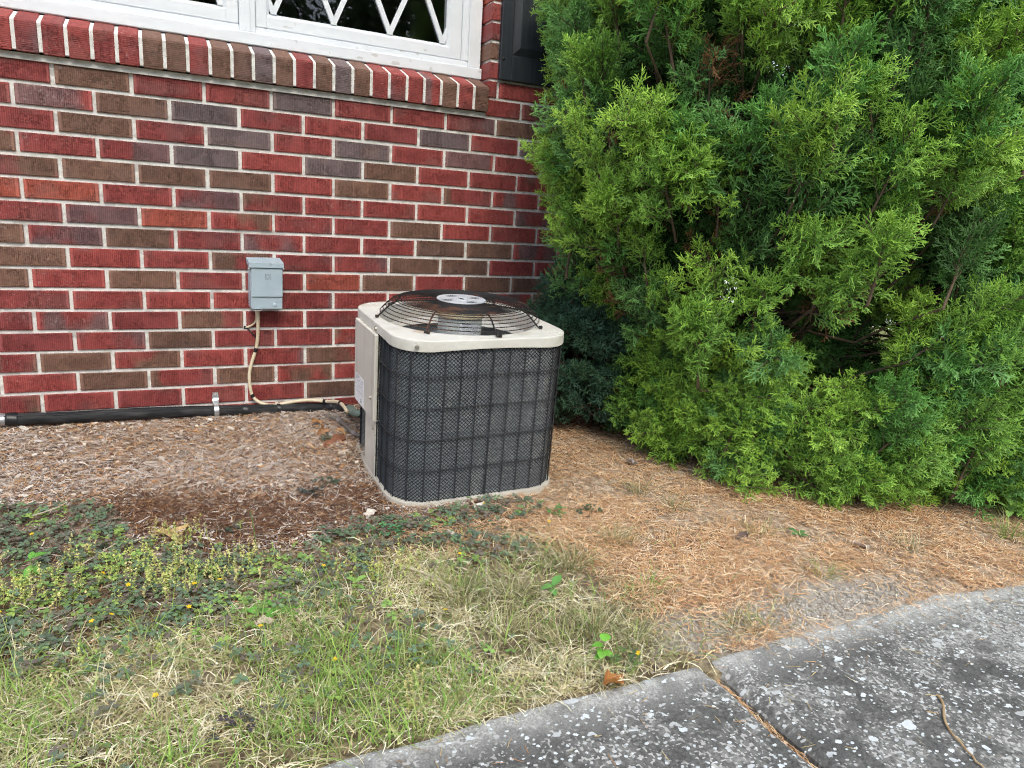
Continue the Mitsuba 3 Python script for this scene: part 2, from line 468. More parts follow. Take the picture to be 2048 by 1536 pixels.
def f_walk(p, n, uv):
    x, y = p.x, p.y
    big = fbm(x * 2.2, y * 2.2, 0.0, 3)
    med = fbm(x * 22, y * 22, 3.0, 3)
    fine = noise(x * 420, y * 420)
    f2 = fbm(x * 160, y * 160, 4.0, 2)
    grain = noise(x * 520, y * 520, 7.0)
    base = mix((.036, .0355, .034), (.150, .147, .140), f2 * .5 + grain * .5)
    # cement skin that has kept its pale colour: along the worn edge, in patches and beyond the dark end
    edge = smoothstep(.095, .02, (EDGE_Y - y) + .09 * (med - .5) + .03 * (f2 - .5))
    pale = smoothstep(.50, .85, big * .6 + med * .4 + .42 * smoothstep(1.60, 2.15, x - .25 * (y + 1.9)))
    skin = mix((.25, .245, .23), (.50, .49, .46), fine)
    c = mix(base, skin, dr.clip(edge * (.45 + .5 * smoothstep(.3, .6, med)) + pale * (.25 + .5 * smoothstep(.3, .7, f2)), 0, 1))
    speck = smoothstep(.66, .78, noise(x * 260, y * 260, 2.0)) * smoothstep(.3, .6, med)
    c = mix(c, (.46, .45, .43), speck * .8)
    # pebbles of the aggregate at three sizes
    for sx, lim, keep, o in ((27.0, .25, .16, 0.0), (48.0, .27, .26, 3.7), (105.0, .30, .34, 9.1)):
        d, d2, k = voronoi(x * sx + .35 * (noise(x * 120, y * 120) - .5) + o, y * sx * 1.25 + .35 * (noise(x * 120 + 5, y * 120) - .5))
        size = lim * (.45 + .9 * dr.abs(k * 7 - dr.floor(k * 7)))
        on = dr.select(k > 1 - keep * .55, 1.0, 0.0) * smoothstep(size, size * .8, d + .12 * (noise(x * 300, y * 300) - .5))
        tone = mix((.38, .38, .37), (.64, .67, .69), dr.abs(k * 31 - dr.floor(k * 31)))
        c = mix(c, tone, on * .95)
    return c


def b_walk(p, n, uv):
    return .8 * fbm(p.x * 170, p.y * 170, 0.0, 2) + 1.2 * fbm(p.x * 26, p.y * 26, 4.0, 2)


mat("mat_walk", proc(f_walk), .85, .25, bump=proc(b_walk, eps=1.2e-3), bscale=.0032)
mat("mat_drive", proc(lambda p, n, uv: mix((.55, .54, .52), (.68, .67, .65), fbm(p.x * 3, p.y * 3, 0.0, 3))), .9, .2)
mat("mat_litter", vcol(), .85, .15)
mat("mat_leaf", vcol(), .6, .3)
mat("mat_foliage", vcol(), .55, .35)
mat("mat_wood", proc(lambda p, n, uv: mix((.07, .045, .032), (.20, .145, .105), fbm(p.x * 60, p.y * 60, p.z * 25, 3))), .85, .2)
mat("mat_bark", proc(lambda p, n, uv: mix((.05, .038, .03), (.15, .12, .095), fbm(p.x * 8, p.y * 8, p.z * 2, 3))), .9, .15)

# ------------------------------------------------------------------ ground, walk, drive
def grid_axis(lo, hi, step, far):
    core = np.arange(lo, hi + 1e-9, step)
    out = [hi + step * 1.35 ** k * 3 for k in range(60) if hi + step * 1.35 ** k * 3 < far]
    neg = [lo - (o - hi) for o in out]
    return np.r_[-far + lo, neg[::-1], core, out, far]


gx, gy = grid_axis(-.9, 3.3, .018, 300.0), grid_axis(-1.95, .05, .018, 300.0)
X, Y = np.meshgrid(gx, gy, indexing="ij")
Zg = ground_z(X, Y)
wide = (X < -3) | (X > 6) | (Y > 3) | (Y < -5)
Zg = np.where(wide, -.01, Zg)
idx = np.arange(X.size).reshape(X.shape)
F = np.stack([idx[:-1, :-1], idx[1:, :-1], idx[1:, 1:], idx[:-1, 1:]], -1).reshape(-1, 4)
add("ground", (np.stack([X, Y, Zg], -1).reshape(-1, 3), F), "mat_ground", True, kind="structure")


def slab(x0, x1, seed):
    """A concrete slab: a top sheet with worn, ragged edges and sides."""
    r = np.random.default_rng(seed)
    xs = np.linspace(x0, x1, max(2, int((x1 - x0) / .016)))
    ts = np.r_[0, .004, .010, .02, .04, np.linspace(.08, 1.40, 40)]
    V = []
    for i, x in enumerate(xs):
        ey = edge_y(x)
        for j, t in enumerate(ts):
            y = ey - t
            e = min(t, x - x0 + 1e-9, x1 - x + 1e-9)
            z = -.012 * (1 - sstep(0, .016, e)) ** 1.5 if e < .016 else 0.0
            V.append([x + (.012 * (nz(x * 0 + 1, y, 20.0, 6, 2) - .5) if i in (0, len(xs) - 1) else 0) , y, z + .004 * (nz(x, y, 5.0, 8, 2) - .5)])
    V = np.array(V)
    nx, ny = len(xs), len(ts)
    ii = np.arange(nx * ny).reshape(nx, ny)
    q = [np.stack([ii[:-1, 1:], ii[1:, 1:], ii[1:, :-1], ii[:-1, :-1]], -1).reshape(-1, 4)]
    rim = np.r_[ii[:, 0], ii[-1, 1:], ii[-2::-1, -1], ii[0, -2:0:-1]]
    low = V[rim].copy(); low[:, 2] = -.11
    n0 = len(V)
    a = np.arange(len(rim)); b = (a + 1) % len(rim)
    q.append(np.stack([rim[a], n0 + a, n0 + b, rim[b]], -1))
    return np.vstack([V, low]), np.vstack(q)


label("walk", kind="structure")
for k, (x0, x1) in enumerate(((-.42, 1.144), (1.160, 2.75), (2.765, 4.3), (-2.0, -.435))):
    add("walk__slab", slab(x0, x1, k), "mat_walk", 40)
drive = sg.Polygon([(3.2, -.5), (14, -1.5), (14, 9), (3.6, 9), (3.2, 2.0)])
add("driveway", extrude(drive, .05, -.035), "mat_drive", kind="structure")

# ------------------------------------------------------------------ brick house
C = 0.069128                                                       # one course
L = 0.2127                                                         # one brick and its joint
Z0 = 16.3 * C                                                      # middle of the first course under the sill (k = 0)
XL, XR, ZT = -7.0, 2.55, 2.72
WX0, WX1, WZ0, WZ1 = -.30, 1.4405, 1.305, 2.55                     # the window opening
label("brick_house", "red and brown brick house with white diamond lattice window", "house")
my = .0065
core = [box(XL, WX0, my, .20, -.3, ZT), box(1.4561, XR, my, .20, -.3, ZT), box(WX0, 1.456, my, .20, -.3, 1.168), box(WX0, WX1 + .003, my, .20, WZ1, ZT),
        box(WX0 - .13, 1.4370, -.008, .07, 1.1552, 1.1738), box(XR - .2, XR - .0005, .20, 7.0, -.3, ZT)]
add("brick_house__wall", cat_meshes(core), "mat_mortar")
r = np.random.default_rng(7)
TYPE = {"r": 0, "b": 1, "g": 2, "m": 3, "p": 4, "o": 5}
ROWS = {0: (-1, "rbrrgrrpbm"), 1: (-1.5, "rpbgrrrgrg"), 2: (-1, "rbrgrgrprg"), 3: (-1.5, "mrpgrgbrrm"), 4: (-1, "mbbbrbrmpr"), 5: (-1.5, "oorpmrprrp"),
        6: (-1, "rpomprbrpr"), 7: (-1.5, "bpmrprrbbp"), 8: (-1, "brrmrpbbrr"), 9: (-1.5, "brbrrobrbb"), 10: (-1, "rrrrprrbpr"), 11: (-1.5, "rprmrrrprr"),
        12: (-1, "rpbrrmrprr"), 13: (-1.5, "mbmrpmrrbr"), 14: (-1, "rbmbmrrrpr"), 15: (-1.5, "mrrrrbrrrr"), 16: (-1, "rrrrrrbrrr"), -1: (6, "rbmrr"), -2: (6.5, "rbrrb"),
        -3: (6, "rrrrb"), -4: (6.5, "prbrr"), -5: (6, "rrrbr"), -6: (6.5, "rrrrr")}
far_v, far_f, far_uv, fo = [], [], [], 0


def brick_mesh(x0, x1, zc, hz, r, depth=.085, proud=0.0):
    c = .0022
    j = lambda s=.0009: r.uniform(-s, s)
    y0, yf = .02 + depth, -.0005 - proud + j(.0012)
    X0, X1, A, B = x0 + j(), x1 + j(), zc - hz + j(), zc + hz + j()
    v = [[X0, y0, A], [X1, y0, A], [X1, y0, B], [X0, y0, B],
         [X0, yf + c, A + j()], [X1, yf + c, A + j()], [X1, yf + c, B + j()], [X0, yf + c, B + j()],
         [X0 + c + j(.0006), yf, A + c + j()], [X1 - c + j(.0006), yf, A + c + j()], [X1 - c + j(.0006), yf, B - c + j()], [X0 + c + j(.0006), yf, B - c + j()]]
    f = [[8, 9, 10, 11]]
    for a, b in ((0, 4), (4, 8)):
        for k in range(4):
            k2 = (k + 1) % 4
            f.append([a + k, a + k2, b + k2, b + k])
    return np.array(v), np.array(f)


def brick_uv(v, t, r, x0, x1, zc, full=True):
    xc = (x0 + x1) / 2
    lx = v[:, 0] - xc
    if x1 - x0 < .17:                                              # a cut or end-on brick has its smooth strip at one end only
        lx = v[:, 0] - x0 - .06
    return np.stack([lx + 10 * t, (v[:, 2] - zc) + 10 * r.integers(0, 64)], 1)


for k in range(16, -23, -1):
    zc = Z0 - k * C
    if zc > ZT - .03: break
    odd = k % 2
    cols = ROWS.get(k)
    for i in range(-34, 13):
        u = i + .5 * odd
        x0, x1 = u * L + .006, (u + 1) * L - .006
        if x0 > XR: continue
        if k == -1:                                                # courses beside and above the sill stop at the window
            if WX0 - .2 < (x0 + x1) / 2 < 1.44 or x0 < 1.40 and x1 > WX0 - .01 and x1 <= 1.44: continue
            if x0 < 1.441 < x1: x0 = 1.441
        if k <= -2 and zc < WZ1 + .03:
            lim = 1.439 if k == -2 else 1.447
            if x1 < lim and x1 > WX0: 
                if x0 < WX0 - .03: x1 = WX0 - .012
                else: continue
            elif x0 < lim < x1: x0 = lim + (.0 if k < -2 else .003)
        x1 = min(x1, XR)
        if x1 - x0 < .02: continue
        if cols is not None and 0 <= (u - cols[0]) < len(cols[1]):
            t = TYPE[cols[1][int(round(u - cols[0]))]]
        else:
            t = int(r.choice([0, 0, 0, 1, 1, 2, 3, 4, 4, 5]))
        m = brick_mesh(x0, x1, zc, C / 2 - .0057, r)
        uv = brick_uv(m[0], t, r, x0, x1, zc)
        inview = x1 > -.42 and x0 < 2.1 and zc < 1.75
        if inview:
            add("brick_house__wall__brick", m, "mat_brick", False, uv=uv)
        else:
            far_v.append(m[0]); far_f.append(m[1] + fo); far_uv.append(uv); fo += len(m[0])
add("brick_house__wall__more_brick", (np.vstack(far_v), np.vstack(far_f)), "mat_brick", False, uv=np.vstack(far_uv), kind="stuff")

# rowlock sill
SC = "rrbpprrrrbgrbbgbrbbbrprpbrb"
SC = {i: c for i, c in enumerate("prrrrbbrbbgbrbgbrprpbrb")}
prof = np.array([[-.030, 1.1725], [-.034, 1.2630], [.072, 1.3035], [.072, 1.200]])


def sill_brick(x0, x1, inset, r, jit=.0012):
    P = prof.copy()
    cen = P.mean(0)
    P = cen + (P - cen) * (1 - inset / .055)
    if jit:
        P += r.uniform(-jit, jit, P.shape)
    c = .0022 if jit else 0
    ring = []
    for i in range(4):                                             # chamfer the profile's corners
        a, b, d = P[i - 1], P[i], P[(i + 1) % 4]
        ring += [b + (a - b) / np.linalg.norm(a - b) * .003, b + (d - b) / np.linalg.norm(d - b) * .003]
    ring = np.array(ring); m = len(ring)
    inner = ring.mean(0) + (ring - ring.mean(0)) * (1 - c / .05)
    rows = [(x0, inner), (x0 + c, ring), (x1 - c, ring), (x1, inner)]
    v = np.vstack([np.c_[np.full(m, x), q[:, 0], q[:, 1]] for x, q in rows])
    f = []
    for a in range(3):
        for k in range(m):
            k2 = (k + 1) % m
            f.append([a * m + k, a * m + k2, (a + 1) * m + k2, (a + 1) * m + k])
    f = np.array(f)
    v2, f2 = cat_meshes([(v, f)])
    caps = [[0, k + 1, k] for k in range(1, m - 1)] + [[3 * m, 3 * m + k, 3 * m + k + 1] for k in range(1, m - 1)]
    return v2, np.vstack([f2, np.array(caps)])


SP = .0665
label("brick_house__window_sill", "brick sill of bricks standing on edge")
for i in range(23, -4, -1):
    x1 = 1.4375 - (23 - i) * SP
    x0 = x1 - SP + .0105
    t = TYPE[SC.get(i - 1, "r")]
    m = sill_brick(x0, x1, 0.0, r)
    uv = np.stack([m[0][:, 0] - (x0 + x1) / 2 + 10 * t, m[0][:, 2] - (1.2175) + 10 * r.integers(0, 64)], 1)
    add("brick_house__window_sill__brick", m, "mat_sill_brick", False, uv=uv)
mm = cat_meshes([sill_brick(1.4375 - (23 - i) * SP - SP - .001, 1.4375 - (23 - i) * SP - SP + .0115, .0035, r, 0) for i in range(23, -4, -1)])
add("brick_house__window_sill__mortar_joint", mm, "mat_mortar", kind="stuff")

# window
W = "brick_house__window"
label(W, "white painted window with crossed diamond muntins")
wy = .0755
fr = [box(WX0, WX0 + .051, wy, .17, 1.346, WZ1, .003), box(1.3890, 1.4400, wy, .17, 1.346, WZ1, .003), box(WX0, 1.44, wy, .17, WZ1 - .051, WZ1 - .0005, .003)]
add(W + "__frame", cat_meshes(fr), "mat_white_paint")
add(W + "__sill_board", box(WX0 + .0005, 1.4445, wy - .009, .17, 1.3045, 1.3455, .003), "mat_white_paint")
add(W + "__mullion", cat_meshes([box(.5480, .6005, wy + .001, .17, 1.346, WZ1 - .052, .003), box(.5655, .5835, wy - .004, wy + .004, 1.3465, WZ1 - .052, .002)]), "mat_white_paint")
stop = []
for a, b in ((.601, 1.3885), (WX0 + .0515, .5475)):
    stop += [box(a, b, wy + .006, .17, 1.346, 1.3665, .002)]
stop += [box(1.3615, 1.3885, wy + .007, .17, 1.367, WZ1 - .052, .003), box(1.3765, 1.3880, wy + .003, wy + .012, 1.367, WZ1 - .052, .002), box(WX0 + .0515, WX0 + .0785, wy + .007, .17, 1.367, WZ1 - .052, .003)]
add(W + "__stop", cat_meshes(stop), "mat_white_paint")
zs, zg = 1.3685, 1.4185
for side, (s0, s1) in enumerate(((.6025, 1.3600), (WX0 + .080, .5460))):
    sy = wy + .009
    g0, g1 = (.648, 1.3000) if side == 0 else (-.155, .4985)
    top = WZ1 - .055
    sash = [box(s0, g0 - .009, sy, .15, zs, top, .0025), box(g1 + .009, s1, sy, .15, zs, top, .0025), box(g0 - .009, g1 + .009, sy + .0004, .15, zs, zg - .010, .0025),
            box(g0 - .009, g1 + .009, sy + .0004, .15, top - .05, top, .0025)]
    # putty bead, sloping in to the glass
    gy0 = sy + .014
    ring_o = np.array([[g0 - .0095, zg - .0105], [g1 + .0095, zg - .0105], [g1 + .0095, top - .0495], [g0 - .0095, top - .0495]])
    ring_i = np.array([[g0, zg], [g1, zg], [g1, top - .06], [g0, top - .06]])
    v = np.vstack([np.c_[ring_o[:, 0], np.full(4, sy + .003), ring_o[:, 1]], np.c_[ring_i[:, 0], np.full(4, gy0), ring_i[:, 1]], np.c_[ring_o[:, 0], np.full(4, sy + .04), ring_o[:, 1]]])
    f = [[k, (k + 1) % 4, 4 + (k + 1) % 4, 4 + k] for k in range(4)] + [[4 + k, 4 + (k + 1) % 4, 8 + (k + 1) % 4, 8 + k] for k in range(4)]
    sk = add(W + "__sash", cat_meshes(sash + [(v, np.array(f))]), "mat_white_paint")
    pane = (np.array([[g0 - .002, gy0 + .003, zg - .002], [g1 + .002, gy0 + .003, zg - .002], [g1 + .002, gy0 + .003, top - .055], [g0 - .002, gy0 + .003, top - .055]]), np.array([[0, 1, 2, 3]]))
    add(W + "__pane", pane, "mat_glass")
    area = sg.box(g0, zg, g1, top - .06)
    xa, pitch, rise = (.6620, .2075, .2075 / 2 / .45) if side == 0 else (-.13, .2075, .2075 / 2 / .45)
    for fam in (1, -1):
        for q in range(-8, 14):
            xs = xa + q * pitch
            p0, p1 = (xs - fam * .02, zg + .004 - .02 / .45), (xs + fam * .45 * 2.0, zg + .004 + 2.0)
            strip = sg.LineString([p0, p1]).buffer(.0088, cap_style=2).intersection(area)
            if strip.is_empty or strip.area < 2e-4: continue
            strip = max(getattr(strip, "geoms", [strip]), key=lambda g: g.area)
            mv, mf = extrude(strip, .010 if fam == 1 else .0115)
            mv = np.c_[mv[:, 0], gy0 + .0022 - mv[:, 2], mv[:, 1]]
            add(W + "__muntin", (mv, mf[:, ::-1]), "mat_white_paint")
# the dark room behind
rv, rf = box(-1.2, 2.2, .201, 3.4, .2, 2.65)
add("brick_house__room", (rv, np.array([t for t in rf if not (np.abs(rv[t][:, 1] - .201) < 1e-6).all()])), "mat_room")
add("brick_house__roof", cat_meshes([box(XL - .3, XR + .3, -.35, 7.2, ZT + .0005, ZT + .18), (np.array([[XL - .3, -.35, ZT + .181], [XR + .3, -.35, ZT + .181], [XR + .3, 7.2, ZT + .181], [XL - .3, 7.2, ZT + .181], [XL, 3.4, ZT + 1.8], [XR, 3.4, ZT + 1.8]]),
    np.array([[0, 1, 5, 4], [2, 3, 4, 5], [1, 2, 5, 5], [3, 0, 4, 4]]))]), "mat_roof")

# shutter
S = "brick_house__shutter"
label(S, "black panelled shutter beside the window")
sx0, sx1, sz0, sz1, yf = 1.4825, 1.880, 1.3010, 2.56, -.0220
parts = [box(sx0, sx0 + .0495, yf, -.001, sz0, sz1, .0025), box(sx1 - .05, sx1, yf, -.001, sz0, sz1, .0025), box(sx0 + .0497, sx1 - .0502, yf + .0008, -.001, sz0, 1.3920, .0025), box(sx0 + .0497, sx1 - .0502, yf + .0008, -.001, sz1 - .09, sz1, .0025)]
add(S + "__frame", cat_meshes(parts), "mat_shutter")
a0, a1, c0, c1 = sx0 + .0495, sx1 - .05, 1.392, sz1 - .09
lev = [(0, yf + .014), (.006, yf + .014), (.034, yf + .002), (.036, yf + .002)]
v = np.vstack([[[a0 + d, y, c0 + d], [a1 - d, y, c0 + d], [a1 - d, y, c1 - d], [a0 + d, y, c1 - d]] for d, y in lev])
f = [[4 * i + k, 4 * i + (k + 1) % 4, 4 * i + 4 + (k + 1) % 4, 4 * i + 4 + k] for i in range(3) for k in range(4)] + [[12, 13, 14, 15]]
add(S + "__panel", (v, np.array(f)), "mat_shutter")
sc_ = trimesh.creation.icosphere(subdivisions=2, radius=.0062)
sv = np.array(sc_.vertices) * [1, .7, 1] + [1.495, yf - .001, 1.377]
add(S + "__screw", (sv, np.array(sc_.faces)), "mat_dark_screw", True)

# ------------------------------------------------------------------ disconnect box on the wall
B = "disconnect_box"
label(B, "small grey metal electrical box with sloping lid on brick wall", "electrical box")
bx0, bx1 = .5465, .6520
yb_ = -.094
add(B + "__body", cat_meshes([box(bx0, bx1, -.084, -.001, .4165, .566, .002)]), "mat_grey_box")
lid = np.array([[-.0005, .5905], [-.0985, .5785], [-.0985, .5625], [-.0955, .5625], [-.0955, .5755], [-.0005, .5850]])
v = np.vstack([np.c_[np.full(6, x), lid] for x in (bx0 - .0048, bx1 + .0048)])
f = [[k, (k + 1) % 6, 6 + (k + 1) % 6, 6 + k] for k in range(6)]
v2, f2 = cat_meshes([(v, np.array(f))])
side = np.array([[0, 2, 1], [0, 3, 2], [0, 4, 3], [0, 5, 4]])
cheek = []
for x in (bx0 - .0047, bx1 + .0033):
    pv = np.array([[-.0005, .5903], [-.0983, .5783], [-.0983, .5627], [-.0005, .572]])
    vv = np.vstack([np.c_[np.full(4, xx), pv] for xx in (x, x + .0014)])
    cheek.append((vv, np.array([[0, 1, 2, 3], [4, 7, 6, 5], [0, 4, 5, 1], [1, 5, 6, 2], [2, 6, 7, 3], [3, 7, 4, 0]])))
add(B + "__lid", cat_meshes([(v2, np.vstack([f2, side, side[:, ::-1] + 6]))] + cheek), "mat_grey_box")
add(B + "__door", box(bx0 + .002, bx1 + .001, -.0925, -.0845, .4600, .5615, .0018), "mat_grey_box")
add(B + "__lower_plate", box(bx0 + .0006, bx1 - .0004, -.0870, -.0842, .4170, .4590, .0012), "mat_grey_box")
ex, ez = .6035, .5305
sq = lambda a, w: cat_meshes([box(ex - a, ex + a, -.0935, -.0922, ez - a, ez - a + w), box(ex - a, ex + a, -.0935, -.0922, ez + a - w, ez + a), box(ex - a, ex - a + w, -.0934, -.0922, ez - a + w, ez + a - w), box(ex + a - w, ex + a, -.0934, -.0922, ez - a + w, ez + a - w)])
add(B + "__emblem", cat_meshes([sq(.0098, .0013), sq(.0048, .0013)]), "mat_emblem", text="raised square inside a square")
kn = trimesh.creation.icosphere(subdivisions=2, radius=.0082)
add(B + "__knockout", (np.array(kn.vertices) * [1, .35, 1] + [.6260, -.0868, .4300], np.array(kn.faces)), "mat_grey_box", True)
add(B + "__hasp", cat_meshes([box(.5535, .5800, -.0945, -.0700, .4115, .4140, .0006), box(.5535, .5560, -.0945, -.0920, .4115, .4200), box(.5775, .5800, -.0945, -.0920, .4115, .4200)]), "mat_galv")
for x in (bx0 - .0035, bx1 + .0035):
    h = trimesh.creation.cylinder(radius=.0045, height=.007, sections=12)
    add(B + "__hinge_pin", (np.array(h.vertices)[:, [2, 0, 1]] + [x, -.0860, .5580], np.array(h.faces)), "mat_galv")

# cable from the box down to the unit
pts = [(.5725, -.052, .4180), (.573, -.045, .385), (.573, -.034, .338), (.569, -.020, .274), (.555, -.014, .222), (.5425, -.012, .169), (.5440, -.012, .110), (.556, -.016, .074), (.589, -.028, .052), (.626, -.04, .050), (.677, -.045, .058), (.742, -.055, .065), (.797, -.075, .064), (.815, -.17, .086), (.818, -.26, .106), (.822, -.36, .100)]
cp = spline(pts, 90)
cb = add("electrical_cable", tube(cp, .0061, 10), "mat_cable", True, text="cream electrical cable hanging from the grey box and running to the unit", cat="cable")


def band(path, at, width, r, n=12):
    d = np.linalg.norm(path - np.array(at), axis=1); i = int(np.argmin(d))
    t = path[min(i + 1, len(path) - 1)] - path[max(i - 1, 0)]; t /= np.linalg.norm(t)
    c = path[i]
    return tube([c - t * width / 2, c - t * width * .4, c + t * width * .4, c + t * width / 2], [r * .93, r, r, r * .93], n)


for q, w in (((.566, -.018, .261), .017), ((.549, -.012, .086), .013), ((.80, -.08, .068), .018), ((.819, -.27, .105), .02)):
    add("electrical_cable__tape_band", band(cp, q, w, .0068), "mat_tape", 40, text="black tape wrapped round the cable")
wp = spline([(.566, -.040, .4160), (.570, -.022, .380), (.566, -.010, .357), (.550, -.004, .343), (.536, .006, .3365)], 20)
wire_key = add("wall_wire", tube(wp, .0036, 7), "mat_cable", True, text="short thin wires entering a dark hole in the mortar below the box", cat="wire")
add("wall_wire__dark_strand", tube(spline([(.568, -.012, .301), (.556, -.010, .318), (.537, .006, .335)], 14), .0022, 6), "mat_tape", True, text="thin dark strand")
add("wall_wire__hole", box(.529, .541, .0035, .0085, .331, .342, .001), "mat_tape", text="dark hole in the mortar")

# insulated line set along the foot of the wall
lp = spline([(-1.2, -.036, .060), (-.6, -.036, .058), (-.22, -.036, .054), (-.03, -.036, .0475), (.18, -.036, .047), (.41, -.037, .041), (.52, -.038, .036), (.64, -.042, .0345), (.76, -.048, .033), (.835, -.065, .034), (.868, -.10, .040), (.880, -.16, .052)], 150)
rad = .0195 + .0012 * (nz(lp[:, 0], lp[:, 0] * 0, 14, 5) - .5)
rad[-26:] = np.linspace(rad[-26], .0125, 26)
P = "refrigerant_pipe"
label(P, "black foam covered pipe lying along the foot of the brick wall", "pipe")
add(P + "__insulation", tube(lp, rad, 16), "mat_foam", 60)
for q, w in (((-.190, -.036, .054), .03), ((.519, -.038, .036), .020), ((.637, -.042, .0345), .014), ((.826, -.06, .034), .024)):
    add(P + "__tape_band", band(lp, q, w, .0222, 16), "mat_tape", 40)
add(P + "__bare_end", band(lp, (-.232, -.036, .055), .052, .0207, 16), "mat_galv", 40, text="shiny silver wrapped length at the left")
# seam of the foam
sm = lp[6:118] + [0, -.0150, .0142]
add(P + "__seam", tube(sm, .0010, 4), "mat_tape")
add(P + "__copper_elbow", tube(spline([(.878, -.150, .050), (.874, -.19, .058), (.872, -.225, .060), (.884, -.262, .062), (.925, -.285, .066)], 20), .0145, 12), "mat_valve", True, text="greenish bare pipe end at the unit")
add(P + "__valve_nut", tube([(.874, -.183, .0565), (.8725, -.212, .0595)], .0185, 6), "mat_valve")
add("drain_pipe", tube(spline([(.780, -.115, .020), (.803, -.16, .026), (.825, -.225, .030), (.836, -.32, .026), (.850, -.385, .022), (.90, -.42, .030)], 30), .0072, 9), "mat_old_pipe", True, text="thin weathered brown pipe curving into the left of the unit", cat="pipe")
add("drain_pipe__coupling", tube([(.8235, -.215, .030), (.8275, -.238, .030)], .0098, 10), "mat_galv", 40)
add("drain_pipe__coupling", tube([(.843, -.358, .0235), (.848, -.376, .0225)], .0094, 10), "mat_galv", 40)
# pipe strap
st = [(.0, .098), (-.0015, .066), (-.012, .062)]
arc = [(-.036 + .0225 * math.cos(a), .0415 + .0225 * math.sin(a)) for a in np.radians(np.linspace(62, 262, 16))]
prof_s = [(-.0020, .100), (-.0022, .082), (-.0060, .070), (-.018, .0645)] + arc
pa = np.array(prof_s)
tn = np.gradient(pa, axis=0); tn /= np.linalg.norm(tn, axis=1, keepdims=True); nn = np.stack([tn[:, 1], -tn[:, 0]], 1) * .0012
vv, qq = [], []
wd = np.interp(np.arange(len(pa)), [0, 1, 2.5, 5, 40], [.009, .0105, .0105, .0078, .0078])
for i in range(len(pa)):
    for sx_, sn in ((-1, 0), (1, 0), (1, 1), (-1, 1)):
        q = pa[i] + nn[i] * sn
        vv.append([.424 + sx_ * wd[i], q[0], q[1]])
for i in range(len(pa) - 1):
    for k in range(4):
        k2 = (k + 1) % 4
        qq.append([4 * i + k, 4 * i + k2, 4 * i + 4 + k2, 4 * i + 4 + k])
qq.append([0, 1, 2, 3])
add("pipe_strap", (np.array(vv), np.array(qq)), "mat_galv", 50, text="galvanised metal strap holding the black pipe to the wall", cat="strap")
h = trimesh.creation.icosphere(subdivisions=2, radius=.0045)
add("pipe_strap__screw", (np.array(h.vertices) * [1, .5, 1] + [.424, -.0045, .0895], np.array(h.faces)), "mat_steel_screw", True)

# ------------------------------------------------------------------ air conditioner
A = "air_conditioner"
label(A, "cream and black outdoor air conditioning unit with rusty domed fan guard", "air conditioner")
AC_T = np.array([1.071, -.707, .007])
AC = rigid(euler(.062, -.010, .004), AC_T)
HH, HW, RC = .478, .262, .105


def rr_points(hw, rc, n=176, hd=None):
    hd = hd or hw
    g = sg.box(-hw + rc, -hd + rc, hw - rc, hd - rc).buffer(rc, quad_segs=20).exterior
    a = np.linspace(0, 2 * np.pi, n, endpoint=False)
    out = []
    for t in a:
        ray = sg.LineString([(0, 0), (2 * math.cos(t), 2 * math.sin(t))])
        p = ray.intersection(g)
        p = getattr(p, "geoms", [p])[0]
        out.append([p.x, p.y])
    return np.array(out), a


def acadd(key, mesh, m, smooth=False, **k):
    return add(A + "__" + key, xform(mesh, AC), m, smooth, **k)


# cap: flat rounded plate with a round mouth and a skirt
n = 176
outer, ang = rr_points(HW, RC, n)
unit = np.stack([np.cos(ang), np.sin(ang)], 1)
rad_o = np.linalg.norm(outer, axis=1)
# the skirt hangs a little deeper at the corners
cornerness = np.exp(-((((np.degrees(ang) - 45) % 90) / 22.0) ** 2)) + np.exp(-(((90 - (np.degrees(ang) - 45) % 90) / 22.0) ** 2))
skirt = -.0275 - .006 * np.clip(cornerness, 0, 1)
rows = []


def row(rfun, z):
    rr = rfun if np.ndim(rfun) else np.full(n, rfun)
    rows.append(np.c_[unit * np.asarray(rr)[:, None], np.broadcast_to(z, (n,))])


R0 = .231
row(R0 - .006, HH - .050); row(R0 - .003, HH - .02); row(R0, HH - .004); row(R0 + .003, HH + .0015); row(R0 + .007, HH + .002); row(R0 + .011, HH - .0005)
row(rad_o * .40 + (R0 + .011) * .60, HH - .001); row(rad_o * .75 + (R0 + .011) * .25, HH - .0011)
row(rad_o - .007, HH - .0013); row(rad_o - .0038, HH - .0018); row(rad_o - .0011, HH - .0030); row(rad_o, HH - .0060)
row(rad_o + .0005, HH + skirt + .003); row(rad_o - .0005, HH + skirt); row(rad_o - .003, HH + skirt); row(rad_o - .004, HH - .012); row(rad_o - .012, HH - .006)
vv = np.vstack(rows)
ii = np.arange(len(vv)).reshape(len(rows), n)
ff = np.stack([ii[:-1], np.roll(ii[:-1], -1, 1), np.roll(ii[1:], -1, 1), ii[1:]], -1).reshape(-1, 4)
acadd("cap", (vv, ff), "mat_cap", 50)
# embossed rings at the cap's corners
for sx_, sy_ in ((1, -1), (1, 1), (-1, 1)):
    for rr_ in (.009, .017):
        a = np.linspace(0, 2 * np.pi, 36, endpoint=False)
        tv, tf = tube(np.c_[sx_ * .212 + rr_ * np.cos(a), sy_ * .212 + rr_ * np.sin(a), np.full(36, 0.0)], .0028, 8, closed=True)
        tv[:, 2] *= .30; tv[:, 2] += HH - .0014
        acadd("cap__embossed_ring", (tv, tf), "mat_cap", True)
